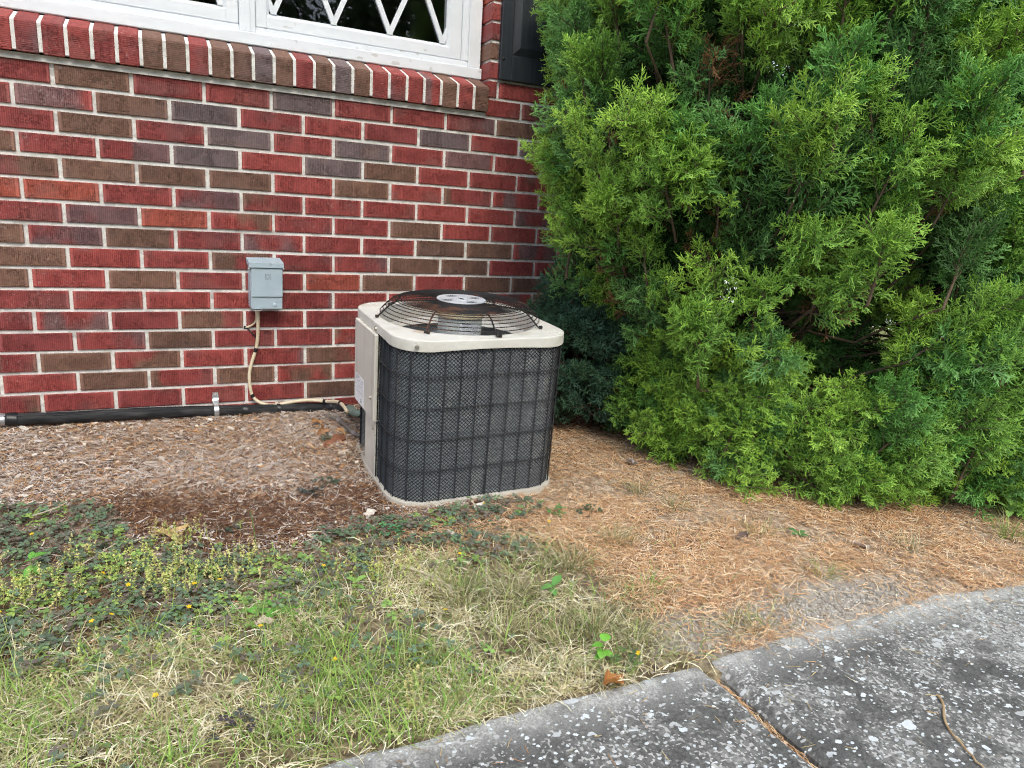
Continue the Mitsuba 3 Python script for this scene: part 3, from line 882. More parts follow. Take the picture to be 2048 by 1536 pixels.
# venturi: the throat below the mouth
vr = []
for z_, r_ in ((HH - .045, R0 - .005), (HH - .055, R0 - .010), (HH - .066, R0 - .016), (HH - .068, R0 - .010)):
    vr.append(np.c_[unit * r_, np.full(n, z_)])
vv = np.vstack(vr); ii = np.arange(len(vv)).reshape(4, n)
acadd("throat", (vv, np.stack([ii[:-1], np.roll(ii[:-1], -1, 1), np.roll(ii[1:], -1, 1), ii[1:]], -1).reshape(-1, 4)), "mat_venturi", 50)

# base pan
po, _ = rr_points(HW + .0012, RC, n)
pi_, _ = rr_points(HW - .012, RC - .008, n)
vr = [np.c_[po, np.full(n, -.022)], np.c_[po, np.full(n, .0090)], np.c_[po * .997, np.full(n, .0110)], np.c_[pi_, np.full(n, .0112)], np.c_[pi_, np.full(n, -.004)], np.c_[pi_ * .02, np.full(n, -.004)]]
vv = np.vstack(vr); ii = np.arange(len(vv)).reshape(len(vr), n)
acadd("base_pan", (vv, np.stack([ii[:-1], np.roll(ii[:-1], -1, 1), np.roll(ii[1:], -1, 1), ii[1:]], -1).reshape(-1, 4)), "mat_pan", 50)


def perimeter(off, y_start=-.046, y_stop=.20):
    """Points round the unit, counter-clockwise from the panel's edge on the left face, by arc length."""
    hw, rc = HW - off, RC - off * .8
    g = sg.box(-hw + rc, -hw + rc, hw - rc, hw - rc).buffer(rc, quad_segs=24).exterior
    c = np.array(g.coords)[:-1]
    if not g.is_ccw: c = c[::-1]
    s0 = g.project(sg.Point(-hw, y_start))
    e0 = g.project(sg.Point(-hw, y_stop))
    Lg = g.length
    ccw = g.is_ccw
    def at(s):
        d = (s0 + s) % Lg if ccw else (s0 - s) % Lg
        p = g.interpolate(d)
        return (p.x, p.y)
    total = ((e0 - s0) if ccw else (s0 - e0)) % Lg
    return at, total


# coil behind the mesh
at, tot = perimeter(.0155)
ss = np.linspace(-.03, tot, 200)
pp = np.array([at(s) for s in ss])
zz = np.linspace(.006, HH - .02, 4)
vv = np.vstack([np.c_[pp, np.full(len(pp), z)] for z in zz]); uvc = np.vstack([np.c_[ss, np.full(len(pp), z)] for z in zz])
ii = np.arange(len(vv)).reshape(4, len(pp))
ff = np.stack([ii[:-1, :-1], ii[:-1, 1:], ii[1:, 1:], ii[1:, :-1]], -1).reshape(-1, 4)
add(A + "__coil", xform((vv, ff), AC), "mat_coil", True, uv=uvc)

# black plastic mesh
atm, totm = perimeter(.0105)
cell, ch = .0113, .0105
tab_s = np.linspace(-.02, totm + .02, 900); tab = np.array([atm(s) for s in tab_s])
tang = np.gradient(tab, axis=0); tang /= np.linalg.norm(tang, axis=1, keepdims=True); norm = np.stack([tang[:, 1], -tang[:, 0]], 1)
z_lo, z_hi = .006, HH - .018
mesh_parts = []
def strand(sa, za, sb, zb, w, dep):
    """A triangular bar along the wrapped surface."""
    L_ = max(2, int(abs(sb - sa) / .022) + 1)
    t = np.linspace(0, 1, L_)
    s, z = sa + (sb - sa) * t, za + (zb - za) * t
    x = np.interp(s, tab_s, tab[:, 0]); y = np.interp(s, tab_s, tab[:, 1])
    nx, ny = np.interp(s, tab_s, norm[:, 0]), np.interp(s, tab_s, norm[:, 1])
    tx, ty = np.interp(s, tab_s, tang[:, 0]), np.interp(s, tab_s, tang[:, 1])
    sl = np.hypot(sb - sa, zb - za); ds, dz = -(zb - za) / sl * w / 2, (sb - sa) / sl * w / 2
    a = np.c_[x + tx * ds, y + ty * ds, z + dz]; b = np.c_[x - tx * ds, y - ty * ds, z - dz]; c = np.c_[x + nx * dep, y + ny * dep, z]
    v = np.vstack([a, b, c]); f = []
    i = np.arange(L_ - 1)
    for p, q in ((0, 2), (2, 1), (1, 0)):
        f.append(np.stack([p * L_ + i, q * L_ + i, q * L_ + i + 1, p * L_ + i + 1], 1))
    return v, np.vstack(f)


Hm = z_hi - z_lo
run = Hm / ch * cell
for fam in (1, -1):
    k = -int(run / cell) - 1
    while k * cell < totm:
        sa = k * cell; sb = sa + run
        za, zb = (z_lo, z_hi) if fam == 1 else (z_hi, z_lo)
        a, b, c, d = sa, sb, za, zb
        if a < 0: c = za + (zb - za) * (0 - sa) / run; a = 0
        if b > totm: d = za + (zb - za) * (totm - sa) / run; b = totm
        if b - a > .003: mesh_parts.append(strand(a, c, b, d, .0024, .0016 if fam == 1 else .0022))
        k += 1
acadd("mesh_screen", cat_meshes(mesh_parts), "mat_plastic_black", kind="stuff")
dsk = trimesh.creation.cylinder(radius=.0085, height=.003, sections=16)
# wire grid over the mesh
atw, totw = perimeter(.0035)
tab2_s = np.linspace(-.01, totw, 500); tab2 = np.array([atw(s) for s in tab2_s])
for z in (.376, .288, .197, .106):
    acadd("horizontal_wire", tube(np.c_[tab2[::4], np.full(len(tab2[::4]), z)], .0021, 6), "mat_wire", True)
# verticals: .047 apart on the front, closer seen round the corner
i0 = int(np.argmin(np.hypot(tab2[:, 0] - .007, tab2[:, 1] + HW - .0035)))
s_c = tab2_s[i0]
s = s_c - .047 * int(s_c / .047)
q = 0
while s < totw - .01:
    j = np.interp(s, tab2_s, np.arange(len(tab2_s))); j0 = int(j)
    pnt = tab2[j0]
    thick = .0026 if abs(s - s_c) < .002 or abs(s - (s_c - 5 * .047)) < .002 else .0021
    acadd("vertical_wire", tube([(pnt[0], pnt[1], .0150), (pnt[0], pnt[1], HH - .02)], thick, 6), "mat_wire", True)
    s += .047
for pz, px in ((HH - .032, -.022),):
    dv = np.array(dsk.vertices)[:, [0, 2, 1]] + [px, -HW + .0065, pz]
    acadd("mesh_clip", (dv, np.array(dsk.faces)), "mat_plastic_black")

# metal corner panel on the left with the electrical cover
acadd("corner_panel", cat_meshes([box(-HW + .0005, -HW + .012, -.050, .062, .0075, .24, .0015), box(-HW + .0005, -HW + .012, -.050, .165, .24, HH - .02, .0015), box(-.255, -.19, .055, .0635, .0075, .215, .0015)]), "mat_panel")
cv = [box(-HW - .0105, -HW + .0002, -.066, .150, .192, HH - .030, .0022), box(-HW - .0100, -.19, .1485, .160, .193, HH - .030, .002), box(-HW - .0095, -.2, -.0645, .152, .1905, .1935, .0008)]
acadd("electrical_cover", cat_meshes(cv), "mat_panel")
rl = np.array([[-HW - .0112, .142, .196], [-HW - .0112, .043, .196], [-HW - .0112, .043, .282], [-HW - .0112, .142, .282]])
lv, lf = box(-HW - .0112, -HW - .0104, .043, .142, .196, .282)
uvl = np.stack([(.142 - lv[:, 1]) / .099, (lv[:, 2] - .196) / .086], 1)
add(A + "__rating_label", xform((lv, lf), AC), "mat_rating", False, uv=uvl, text="white sticker with rows of tiny print")


def screw(pos, axis):
    hx = trimesh.creation.cylinder(radius=.0062, height=.003, sections=16); hh = trimesh.creation.cylinder(radius=.0040, height=.006, sections=6)
    v, f = cat_meshes([(hx.vertices, hx.faces), (hh.vertices, hh.faces)])
    v = v[:, [2, 0, 1]] if axis == 0 else v[:, [0, 2, 1]]
    acadd("screw", (v + np.array(pos), f), "mat_steel_screw")


screw((-HW - .012, -.034, .255), 0); screw((-HW - .0005, -.030, .160), 0); screw((-HW - .002, -.040, HH - .018), 0)
cy = -HW + RC
ca = math.radians(222); 
screw((-.215, -.2545, HH - .019), 1)
screw((HW + .001, -.075, HH - .020), 0)

# fan guard: rings, spokes, hub plate
FC = np.array([.004, -.004])
def guard_z(rr_):
    return HH + np.interp(rr_, [0, .15, .190, .206, .222, .236, .246], [.0540, .0525, .0500, .043, .0290, .0130, .004])
RINGS = list(np.linspace(.0785, .194, 16)) + [.2035, .2125, .2210, .2290, .2370]
a = np.linspace(0, 2 * np.pi, 96, endpoint=False)
for k, rr_ in enumerate(RINGS):
    acadd("fan_guard__ring", tube(np.c_[FC[0] + rr_ * np.cos(a), FC[1] + rr_ * np.sin(a), np.full(96, guard_z(rr_) + .0012)], .00135, 6, closed=True), "mat_guard", True)
SP_ANG = [-43, -88, -134, -188, -231, 40, 85]
for dg in SP_ANG:
    t = math.radians(dg)
    rs = np.array([.055, .10, .15, .188, .202, .216, .230, .241, .247, .253])
    zz_ = guard_z(rs) - .0020
    zz_[-2:] = HH + .0035
    zz_[0] = HH + .053
    path = np.c_[FC[0] + rs * math.cos(t), FC[1] + rs * math.sin(t), zz_]
    acadd("fan_guard__spoke", tube(path, .0024, 7), "mat_guard", True)
    rad2 = .249
    b = trimesh.creation.cylinder(radius=.0055, height=.0060, sections=10)
    acadd("fan_guard__bolt", (np.array(b.vertices) + [FC[0] + rad2 * math.cos(t + .035), FC[1] + rad2 * math.sin(t + .035), HH + .0045], np.array(b.faces)), "mat_guard")
disc = sg.Point(0, 0).buffer(.0725, quad_segs=20)
for dg in (0, 90, 180, 270):
    t = math.radians(dg + 15)
    e = sg.Point(0, 0).buffer(1, quad_segs=10)
    from shapely import affinity
    e = affinity.rotate(affinity.scale(e, .0165, .0062), dg + 15 + (0 if dg % 180 == 0 else 90) + 90 * (dg % 180 == 90), origin=(0, 0)) if False else affinity.rotate(affinity.scale(e, .0190, .0125), (dg + 15) if dg % 180 == 0 else dg + 15 - 90, origin=(0, 0))
    disc = disc.difference(affinity.translate(e, .050 * math.cos(t), .050 * math.sin(t)))
hv, hf = extrude(disc, .0022, HH + .0557)
acadd("fan_guard__hub_plate", (hv + [FC[0], FC[1], 0], hf), "mat_hub", text="silver round plate with four slots")
hr = tube(np.c_[FC[0] + .0715 * np.cos(a), FC[1] + .0715 * np.sin(a), np.full(96, HH + .0565)], .0023, 6, closed=True)
acadd("fan_guard__hub_rim", hr, "mat_hub", True)
tor = tube(np.c_[FC[0] + .024 * np.cos(a), FC[1] + .024 * np.sin(a), np.full(96, HH + .0577)], .0022, 6, closed=True)
acadd("fan_guard__hub_emboss", tor, "mat_hub", True)
# small dark maker's mark on the hub, a few pixels wide: worn print
acadd("fan_guard__hub_mark", xform(cat_meshes([box(-.0042, -.0022, -.013, .013, 0, .0006), box(.0018, .0040, -.013, .011, 0, .0006), box(-.0022, .0018, -.012, -.0085, 0, .0006), box(-.0022, .0018, -.002, .0015, 0, .0006), box(-.0022, .0018, .0075, .0105, 0, .0006)]), rigid(euler(rz=.15), [FC[0], FC[1], HH + .0580])), "mat_plastic_black", text="small dark worn mark")
acadd("fan_guard__hub_backing", xform(cat_meshes([(lambda c: (np.array(c.vertices), np.array(c.faces)))(trimesh.creation.cylinder(radius=.069, height=.002, sections=40))]), rigid(np.eye(3), [FC[0], FC[1], HH + .0530])), "mat_plastic_black")
# motor, hung under the guard, and the fan blades
mot = trimesh.creation.cylinder(radius=.066, height=.125, sections=48)
acadd("motor", (np.array(mot.vertices) + [FC[0], FC[1], HH - .055], np.array(mot.faces)), "mat_motor", 40)
prof_c = [(0.001, .030), (.03, .0285), (.052, .024), (.064, .016), (.070, .009), (.071, .004), (.067, .003)]
cap_r = trimesh.creation.revolve(np.array(prof_c)[::-1], sections=48)
acadd("motor__top_cap", (np.array(cap_r.vertices) + [FC[0], FC[1], HH + .004], np.array(cap_r.faces)), "mat_motor_cap", True, text="yellowed motor top cap")
ta = np.radians(np.linspace(-112, -52, 14))
lv = np.vstack([np.c_[FC[0] + .0668 * np.cos(ta), FC[1] + .0668 * np.sin(ta), np.full(14, z)] for z in (HH - .075, HH - .004)])
lf = np.array([[i, i + 1, 15 + i, 14 + i] for i in range(13)])
uvm = np.vstack([np.c_[np.linspace(0, 1, 14), np.full(14, q)] for q in (.25, .97)])
add(A + "__motor__sticker", xform((lv, lf), AC), "mat_rating", False, uv=uvm, text="white sticker on the motor")
for b in range(3):
    t0 = math.radians(20 + 120 * b)
    vv, qq = [], []
    for i, rr_ in enumerate(np.linspace(.03, .192, 9)):
        half = np.interp(rr_, [.03, .1, .192], [.35, .62, .58])
        for j, tt in enumerate(np.linspace(-half, half, 9)):
            pz = HH - .135 + .055 * (tt / half) * np.interp(rr_, [.03, .192], [.8, .62]) + .010 * (1 - (tt / half) ** 2)
            vv.append([FC[0] + rr_ * math.cos(t0 + tt), FC[1] + rr_ * math.sin(t0 + tt), pz])
    for i in range(8):
        for j in range(8):
            o = i * 9 + j
            qq.append([o, o + 1, o + 10, o + 9])
    vv = np.array(vv)
    m2 = cat_meshes([(vv, np.array(qq)), (vv - [0, 0, .0014], np.array(qq)[:, ::-1])])
    acadd("fan_blade", m2, "mat_blade", 60)

# ------------------------------------------------------------------ litter, plants on the ground
def strips(rng, xy, length, width, tilt, bend, cols, cvar, zoff, segs=2, taper=.6, z0=None, az=None, clump=None):
    """Small bent strips (chips, needles, blades) lying or standing on the ground: arrays of vertices, faces and colours."""
    n = len(xy)
    az = rng.uniform(0, 2 * np.pi, n) if az is None else az
    L_, w_ = rng.uniform(*length, n), rng.uniform(*width, n)
    el, bd = rng.uniform(*tilt, n), rng.uniform(*bend, n)
    base = np.c_[xy, ground_z(xy[:, 0], xy[:, 1]) + rng.uniform(*zoff, n)]
    if z0 is not None: base[:, 2] = z0 + rng.uniform(*zoff, n)
    ca = np.asarray(cols)[rng.integers(0, len(cols), n)] * rng.uniform(1 - cvar, 1 + cvar, (n, 1))
    side = np.stack([-np.sin(az), np.cos(az), rng.uniform(-.6, .6, n)], 1)
    side /= np.linalg.norm(side, axis=1, keepdims=True)
    V = []
    p = base.copy()
    e = el.copy()
    for s in range(segs + 1):
        k = 1 - (1 - taper) * s / segs
        if s: 
            step = (L_ / segs)[:, None] * np.stack([np.cos(az) * np.cos(e), np.sin(az) * np.cos(e), np.sin(e)], 1)
            p = p + step; e = e - bd / segs; az = az + rng.uniform(-.25, .25, n)
        V += [p - side * (w_ * k / 2)[:, None], p + side * (w_ * k / 2)[:, None]]
    V = np.stack(V, 1)
    m = 2 * (segs + 1)
    o = np.arange(n)[:, None] * m
    F_ = []
    for s in range(segs):
        a = 2 * s
        F_ += [np.hstack([o + a, o + a + 1, o + a + 3]), np.hstack([o + a, o + a + 3, o + a + 2])]
    return V.reshape(-1, 3), np.vstack(F_), np.repeat(np.clip(ca, 0, 1), m, 0)


def chips(rng, xy, length, width, cols, cvar, zoff, lift=.25):
    """Solid little wood chips: flattened, skewed boxes with a crown, 5 corners above."""
    n = len(xy)
    az = rng.uniform(0, 2 * np.pi, n); L_ = rng.uniform(*length, n) / 2; w_ = rng.uniform(*width, n) / 2; h_ = rng.uniform(.0008, .0028, n)
    ux = np.stack([np.cos(az), np.sin(az), rng.normal(0, lift, n)], 1); ux /= np.linalg.norm(ux, axis=1, keepdims=True)
    uy = np.stack([-np.sin(az), np.cos(az), rng.normal(0, lift * 1.5, n)], 1); uy /= np.linalg.norm(uy, axis=1, keepdims=True)
    uz = np.cross(ux, uy)
    c = np.c_[xy, ground_z(xy[:, 0], xy[:, 1]) + rng.uniform(*zoff, n)]
    V = []
    for sx, sy in ((-1, -.35), (-.6, -1), (.75, -1), (1, .2), (.6, 1), (-.7, .9)):
        q = c + ux * (L_ * sx * rng.uniform(.8, 1.1, n))[:, None] + uy * (w_ * sy * rng.uniform(.7, 1.1, n))[:, None]
        V.append(q + uz * h_[:, None]); V.append(q - uz * h_[:, None])
    V = np.stack(V, 1); o = np.arange(n)[:, None] * 12
    tri = []
    for k in range(1, 5): tri.append([0, 2 * k, 2 * k + 2])
    for k in range(6):
        k2 = (k + 1) % 6
        tri += [[2 * k, 2 * k + 1, 2 * k2 + 1], [2 * k, 2 * k2 + 1, 2 * k2]]
    F_ = np.vstack([o + np.array(t)[None] for t in tri])
    ca = np.asarray(cols)[rng.integers(0, len(cols), n)] * rng.uniform(1 - cvar, 1 + cvar, (n, 1))
    return V.reshape(-1, 3), F_, np.repeat(np.clip(ca, 0, 1), 12, 0)


def merge(ps):
    vs, fs, cs, o = [], [], [], 0
    for v, f, c in ps:
        vs.append(v); fs.append(f + o); cs.append(c); o += len(v)
    return np.vstack(vs), np.vstack(fs), np.vstack(cs)


def addc(key, vfc, m, **k):
    return add(key, (vfc[0], vfc[1]), m, False, color=vfc[2], **k)


rng = np.random.default_rng(11)
NEAR = (-.62, 1.6, -1.2, -.005)
in_ac = lambda x, y: (np.abs(x - 1.071) < .235) & (np.abs(y + .707) < .235)
MUL = [(.50, .39, .30), (.42, .27, .18), (.30, .18, .12), (.62, .53, .44), (.15, .085, .06), (.52, .30, .15), (.56, .48, .42), (.44, .37, .32), (.74, .67, .59)]
DARKM = [(.15, .075, .045), (.11, .055, .035), (.20, .10, .055), (.26, .15, .09), (.08, .045, .03)]
dm = lambda x, y: zone_mulch(x, y) * (~in_ac(x, y))
grey = lambda x, y: dm(x, y) * sstep(.35, .6, nz(x, y, 4, 21))
dk = lambda x, y: dm(x, y) * np.clip(np.exp(-(((x - .40) / .28) ** 2 + ((y + .93) / .15) ** 2)) + .6 * np.exp(-(((x - .15) / .16) ** 2 + ((y + .78) / .10) ** 2)) + .7 * np.exp(-(((x - .72) / .10) ** 2 + ((y + .88) / .1) ** 2)), 0, 1)
ps = [strips(rng, sample(rng, 26000, dm, *NEAR), (.010, .036), (.0010, .0030), (-.15, .35), (-.4, .9), MUL, .25, (.001, .010), taper=.7),
      strips(rng, sample(rng, 14000, dm, *NEAR), (.006, .018), (.0010, .0024), (-.2, .5), (-.4, .9), MUL, .3, (.001, .012), taper=.8),
      strips(rng, sample(rng, 7000, grey, *NEAR), (.012, .045), (.0010, .0028), (-.1, .3), (-.4, .8), [(.56, .50, .46), (.48, .43, .39), (.68, .62, .57)], .2, (.003, .012), taper=.7),
      strips(rng, sample(rng, 17000, dk, *NEAR), (.005, .022), (.0012, .0032), (-.1, .4), (-.4, .8), DARKM, .3, (.004, .013), taper=.8),
      chips(rng, sample(rng, 2600, dm, *NEAR), (.008, .024), (.004, .010), MUL, .2, (.002, .010)),
      chips(rng, sample(rng, 55, dm, *NEAR), (.022, .045), (.007, .014), [(.55, .48, .40), (.48, .42, .36), (.62, .56, .50)], .15, (.006, .012), .15)]
# mulch showing between the clover and grass
ps.append(strips(rng, sample(rng, 9000, lambda x, y: .9 * zone_clover(x, y), -.62, 1.3, -1.45, -.6), (.010, .032), (.001, .003), (-.1, .3), (-.3, .7), MUL + DARKM, .25, (.001, .008), taper=.7))
addc("wood_mulch", merge(ps), "mat_litter", text="shredded brown and grey wood mulch along the foot of the wall", cat="mulch", kind="stuff")

NEE = [(.70, .45, .24), (.60, .34, .165), (.78, .57, .35), (.34, .18, .095), (.86, .70, .50), (.66, .43, .25), (.50, .28, .15)]
dn = lambda x, y: zone_needle(x, y) * (1 - .85 * sstep(.16, .05, np.hypot((x - 1.56) * .42, y + 1.77))) * (1 - .6 * sstep(.10, .04, np.hypot((x - 1.22) * .7, y + 1.74))) * (.22 + .78 * sstep(.36, .50, nz(x, y, 5, 22)))
ps = [strips(rng, sample(rng, 46000, dn, 1.0, 3.1, -1.87, -.03), (.016, .042), (.0010, .0022), (-.12, .25), (-.4, .6), NEE, .22, (.001, .009), taper=.6),
      strips(rng, sample(rng, 16000, lambda x, y: dn(x, y) * (y < -1.1), 1.1, 2.3, -1.87, -1.1), (.016, .042), (.0010, .0020), (-.12, .25), (-.4, .6), NEE, .22, (.002, .012), taper=.6),
      strips(rng, sample(rng, 5000, lambda x, y: .8 * zone_mulch(x, y) * (~in_ac(x, y)), *NEAR), (.015, .035), (.0009, .0018), (-.1, .3), (-.4, .6), [(.50, .25, .10), (.55, .33, .15)], .2, (.004, .012), taper=.6),
      strips(rng, sample(rng, 2500, lambda x, y: np.exp(-((x - 1.0) / .3) ** 2) * sstep(-1.0, -1.1, y), .6, 1.3, -1.3, -.95), (.015, .035), (.0009, .0018), (-.1, .3), (-.4, .6), NEE, .2, (.003, .010), taper=.6)]
addc("fallen_needles", merge(ps), "mat_litter", text="orange brown carpet of fallen juniper needles under the shrubs", cat="needles", kind="stuff")

# dry and green grass
DRY = [(.64, .56, .34), (.50, .42, .24), (.76, .69, .49), (.28, .22, .11), (.84, .78, .60), (.58, .52, .28)]
DGR = [(.22, .24, .09), (.28, .27, .11), (.18, .22, .08)]
GRN = [(.17, .30, .05), (.12, .22, .038), (.25, .40, .07), (.30, .38, .10), (.36, .38, .15)]
dg = lambda x, y: zone_grass(x, y) * (.22 + .78 * sstep(.35, .55, nz(x, y, 9, 23))) * (1 - .80 * sstep(.82, 1.12, x))
G = (-.75, 1.5, -1.86, -1.1)
ps = [strips(rng, sample(rng, 17000, dg, *G), (.018, .056), (.0010, .0026), (-.05, .6), (.2, 1.3), DRY, .2, (.0, .010), 3, .35),
      strips(rng, sample(rng, 6500, dg, *G), (.025, .052), (.0010, .0020), (.4, 1.2), (.5, 1.8), DRY + DGR, .2, (-.003, .002), 3, .3)]
addc("dry_grass", merge(ps), "mat_litter", text="thin straw coloured dry grass between the clover and the walk", cat="grass", kind="stuff")
dgr = lambda x, y: zone_green(x, y)
ps = [strips(rng, sample(rng, 4600, dgr, *G), (.035, .085), (.0014, .0030), (.5, 1.35), (.4, 1.6), GRN, .2, (-.004, .001), 3, .25),
      strips(rng, sample(rng, 2600, lambda x, y: .5 * zone_grass(x, y), *G), (.03, .065), (.0012, .0026), (.5, 1.3), (.4, 1.5), GRN + DGR, .2, (-.004, .001), 3, .25)]
addc("green_grass", merge(ps), "mat_leaf", text="green grass blades growing through the dry lawn near the walk", cat="grass", kind="stuff")


def clover_leaves(rng, xy, size, hz, cols, cvar, n_leaf=3):
    """Trifoliate leaves, each leaflet a folded heart of four triangles, on a thin stalk."""
    vs, fs, cs, o = [], [], [], 0
    g = ground_z(xy[:, 0], xy[:, 1])
    for (x, y), z0 in zip(xy, g):
        h = rng.uniform(*hz); s = rng.uniform(*size)
        a0 = rng.uniform(0, 2 * np.pi); col = np.array(cols[rng.integers(len(cols))]) * rng.uniform(1 - cvar, 1 + cvar)
        tilt = euler(rng.normal(0, .22) + .10, rng.normal(0, .22), a0)
        for k in range(n_leaf):
            a = 2 * np.pi * k / n_leaf
            R_ = np.array([[math.cos(a), -math.sin(a), 0], [math.sin(a), math.cos(a), 0], [0, 0, 1]])
            d = rng.uniform(-.16, .10)
            P_ = np.array([[0, 0, 0], [.45, -.38, .06 + d * .4], [.92, -.42, d], [.84, 0, d - .12], [.92, .42, d], [.45, .38, .06 + d * .4], [.45, 0, -.04 + d * .4]]) * s
            vs.append((P_ @ R_.T) @ tilt.T + [x, y, z0 + h])
            fs.append(np.array([[0, 1, 6], [1, 2, 3], [1, 3, 6], [6, 3, 5], [3, 4, 5], [0, 6, 5]]) + o); o += 7
            cs.append(np.tile(col * rng.uniform(.92, 1.08), (7, 1)))
        # stalk
        q = np.array([[x + rng.normal(0, .006), y + rng.normal(0, .006), z0 - .002], [x, y, z0 + h]])
        sd = np.array([.0007, 0, 0]); sd2 = np.array([0, .0007, 0])
        vs.append(np.array([q[0] - sd, q[0] + sd, q[0] + sd2, q[1]])); fs.append(np.array([[0, 1, 3], [1, 2, 3], [2, 0, 3]]) + o); o += 4
        cs.append(np.tile(np.array([.16, .14, .07]), (4, 1)))
    return np.vstack(vs), np.vstack(fs), np.clip(np.vstack(cs), 0, 1)


CLV = [(.120, .175, .095), (.135, .21, .098), (.105, .140, .095), (.140, .135, .098), (.120, .185, .115), (.145, .115, .095)]
CLG = [(.19, .31, .075), (.24, .34, .08), (.16, .27, .075)]
xyc = sample(rng, 4300, zone_clover, -.75, 1.3, -1.75, -.6)
nn_ = nz(xyc[:, 0], xyc[:, 1], 8, 31)
ps = [clover_leaves(rng, xyc[nn_ < .56], (.0090, .0140), (.006, .028), CLV, .2), clover_leaves(rng, xyc[nn_ >= .56], (.0085, .013), (.008, .030), CLV + CLG + CLG, .2)]
addc("clover", merge(ps), "mat_leaf", text="low dark green and purplish clover spreading in front of the mulch", cat="clover", kind="stuff")


def seed_spikes(rng, xy, hgt):
    """Upright yellow-green weed spikes set with small buds."""
    vs, fs, cs, o = [], [], [], 0
    for x, y in xy:
        h = rng.uniform(*hgt); lean = rng.normal(0, .3, 2); z0 = float(ground_z(x, y)); c = np.array([(.50, .52, .15), (.42, .48, .13), (.58, .52, .22), (.34, .43, .12)][rng.integers(4)])
        m = int(h / .0030)
        t = np.sort(rng.uniform(.15, 1, m))
        for tt in t:
            p = np.array([x + lean[0] * h * tt, y + lean[1] * h * tt, z0 + h * tt])
            d = rng.normal(0, 1, 3); d /= np.linalg.norm(d); e = np.cross(d, [0, 0, 1.0]); e /= np.linalg.norm(e) + 1e-9
            s = rng.uniform(.0026, .0054) * (1.2 - .6 * tt)
            vs.append(p + np.array([d * s * .2, d * s + e * s * .6, d * s * 1.7, d * s - e * s * .6 + np.cross(d, e) * s * .4])); fs.append(np.array([[0, 1, 2], [0, 2, 3], [0, 3, 1], [1, 3, 2]]) + o); o += 4
            cs.append(np.tile(c * rng.uniform(.8, 1.2), (4, 1)))
        q0, q1 = np.array([x, y, z0 - .002]), np.array([x + lean[0] * h, y + lean[1] * h, z0 + h])
        vs.append(np.array([q0 + [.0008, 0, 0], q0 - [.0008, 0, 0], q0 + [0, .0008, 0], q1])); fs.append(np.array([[0, 1, 3], [1, 2, 3], [2, 0, 3]]) + o); o += 4
        cs.append(np.tile(c * .8, (4, 1)))
    return np.vstack(vs), np.vstack(fs), np.clip(np.vstack(cs), 0, 1)


dsk_ = lambda x, y: np.clip(np.exp(-(((x - .30) / .12) ** 2 + ((y + 1.19) / .06) ** 2)) + .55 * sstep(-.95, -1.02, y) * sstep(-1.32, -1.22, y) * sstep(.5, .3, x) * sstep(.42, .58, nz(x, y, 10, 33)) + .35 * np.exp(-(((x - .68) / .12) ** 2 + ((y + 1.33) / .07) ** 2)) + .35 * np.exp(-(((x - .62) / .03) ** 2 + ((y + 1.72) / .04) ** 2)) + .3 * np.exp(-(((x - .15) / .08) ** 2 + ((y + 1.47) / .05) ** 2)), 0, 1)
addc("seeding_weeds", seed_spikes(rng, sample(rng, 480, dsk_, -.5, 1.0, -1.8, -.9), (.030, .070)), "mat_leaf", text="yellow green seed spikes standing among the clover", cat="weeds", kind="stuff")

# single small plants
def leaf_blade(L_, w_, n=5, fold=.25, droop=.5, wav=0.0):
    t = np.linspace(0, 1, n + 1)
    prof_ = w_ / 2 * np.sin(np.pi * np.clip(t * .92 + .08, 0, 1)) ** .8
    x = L_ * t; z = -droop * L_ * t ** 2 * .5
    v, f = [], []
    for k in range(n + 1):
        wv = wav * w_ * (1 if k % 2 else -1)
        v += [[x[k], -prof_[k] - (wv if 0 < k < n else 0), z[k] + fold * prof_[k]], [x[k], 0, z[k]], [x[k], prof_[k] + (wv if 0 < k < n else 0), z[k] + fold * prof_[k]]]
    for k in range(n):
        a = 3 * k
        f += [[a, a + 3, a + 4, a + 1], [a + 1, a + 4, a + 5, a + 2]]
    return np.array(v), np.array(f)


def plant(key, x, y, leaves, col, text, cat="weed", seed=0, group=None, stalk_h=.0):
    rg = np.random.default_rng(seed)
    k = numbered(key)
    label(k, text, cat, group)
    z0 = float(ground_z(x, y))
    if stalk_h > 0:
        add(k + "__stem", tube(spline([(x, y, z0 - .004), (x + .003, y - .002, z0 + stalk_h * .5), (x, y, z0 + stalk_h)], 6), .0011, 5), "mat_litter", True, color=None) if False else add(k + "__stem", tube([(x, y, z0 - .004), (x, y, z0 + stalk_h)], .0012, 5), "mat_stem", True)
    for (L_, w_, az, el, h, wav) in leaves:
        m = leaf_blade(L_, w_, 5, .25, rg.uniform(.3, .9), wav)
        m = xform(m, rigid(euler(rz=az) @ euler(ry=-el), [x, y, z0 + h]))
        c = np.tile(np.array(col) * rg.uniform(.85, 1.15), (len(m[0]), 1))
        add(k + "__leaf", m, "mat_leaf", True, color=c)
    return k


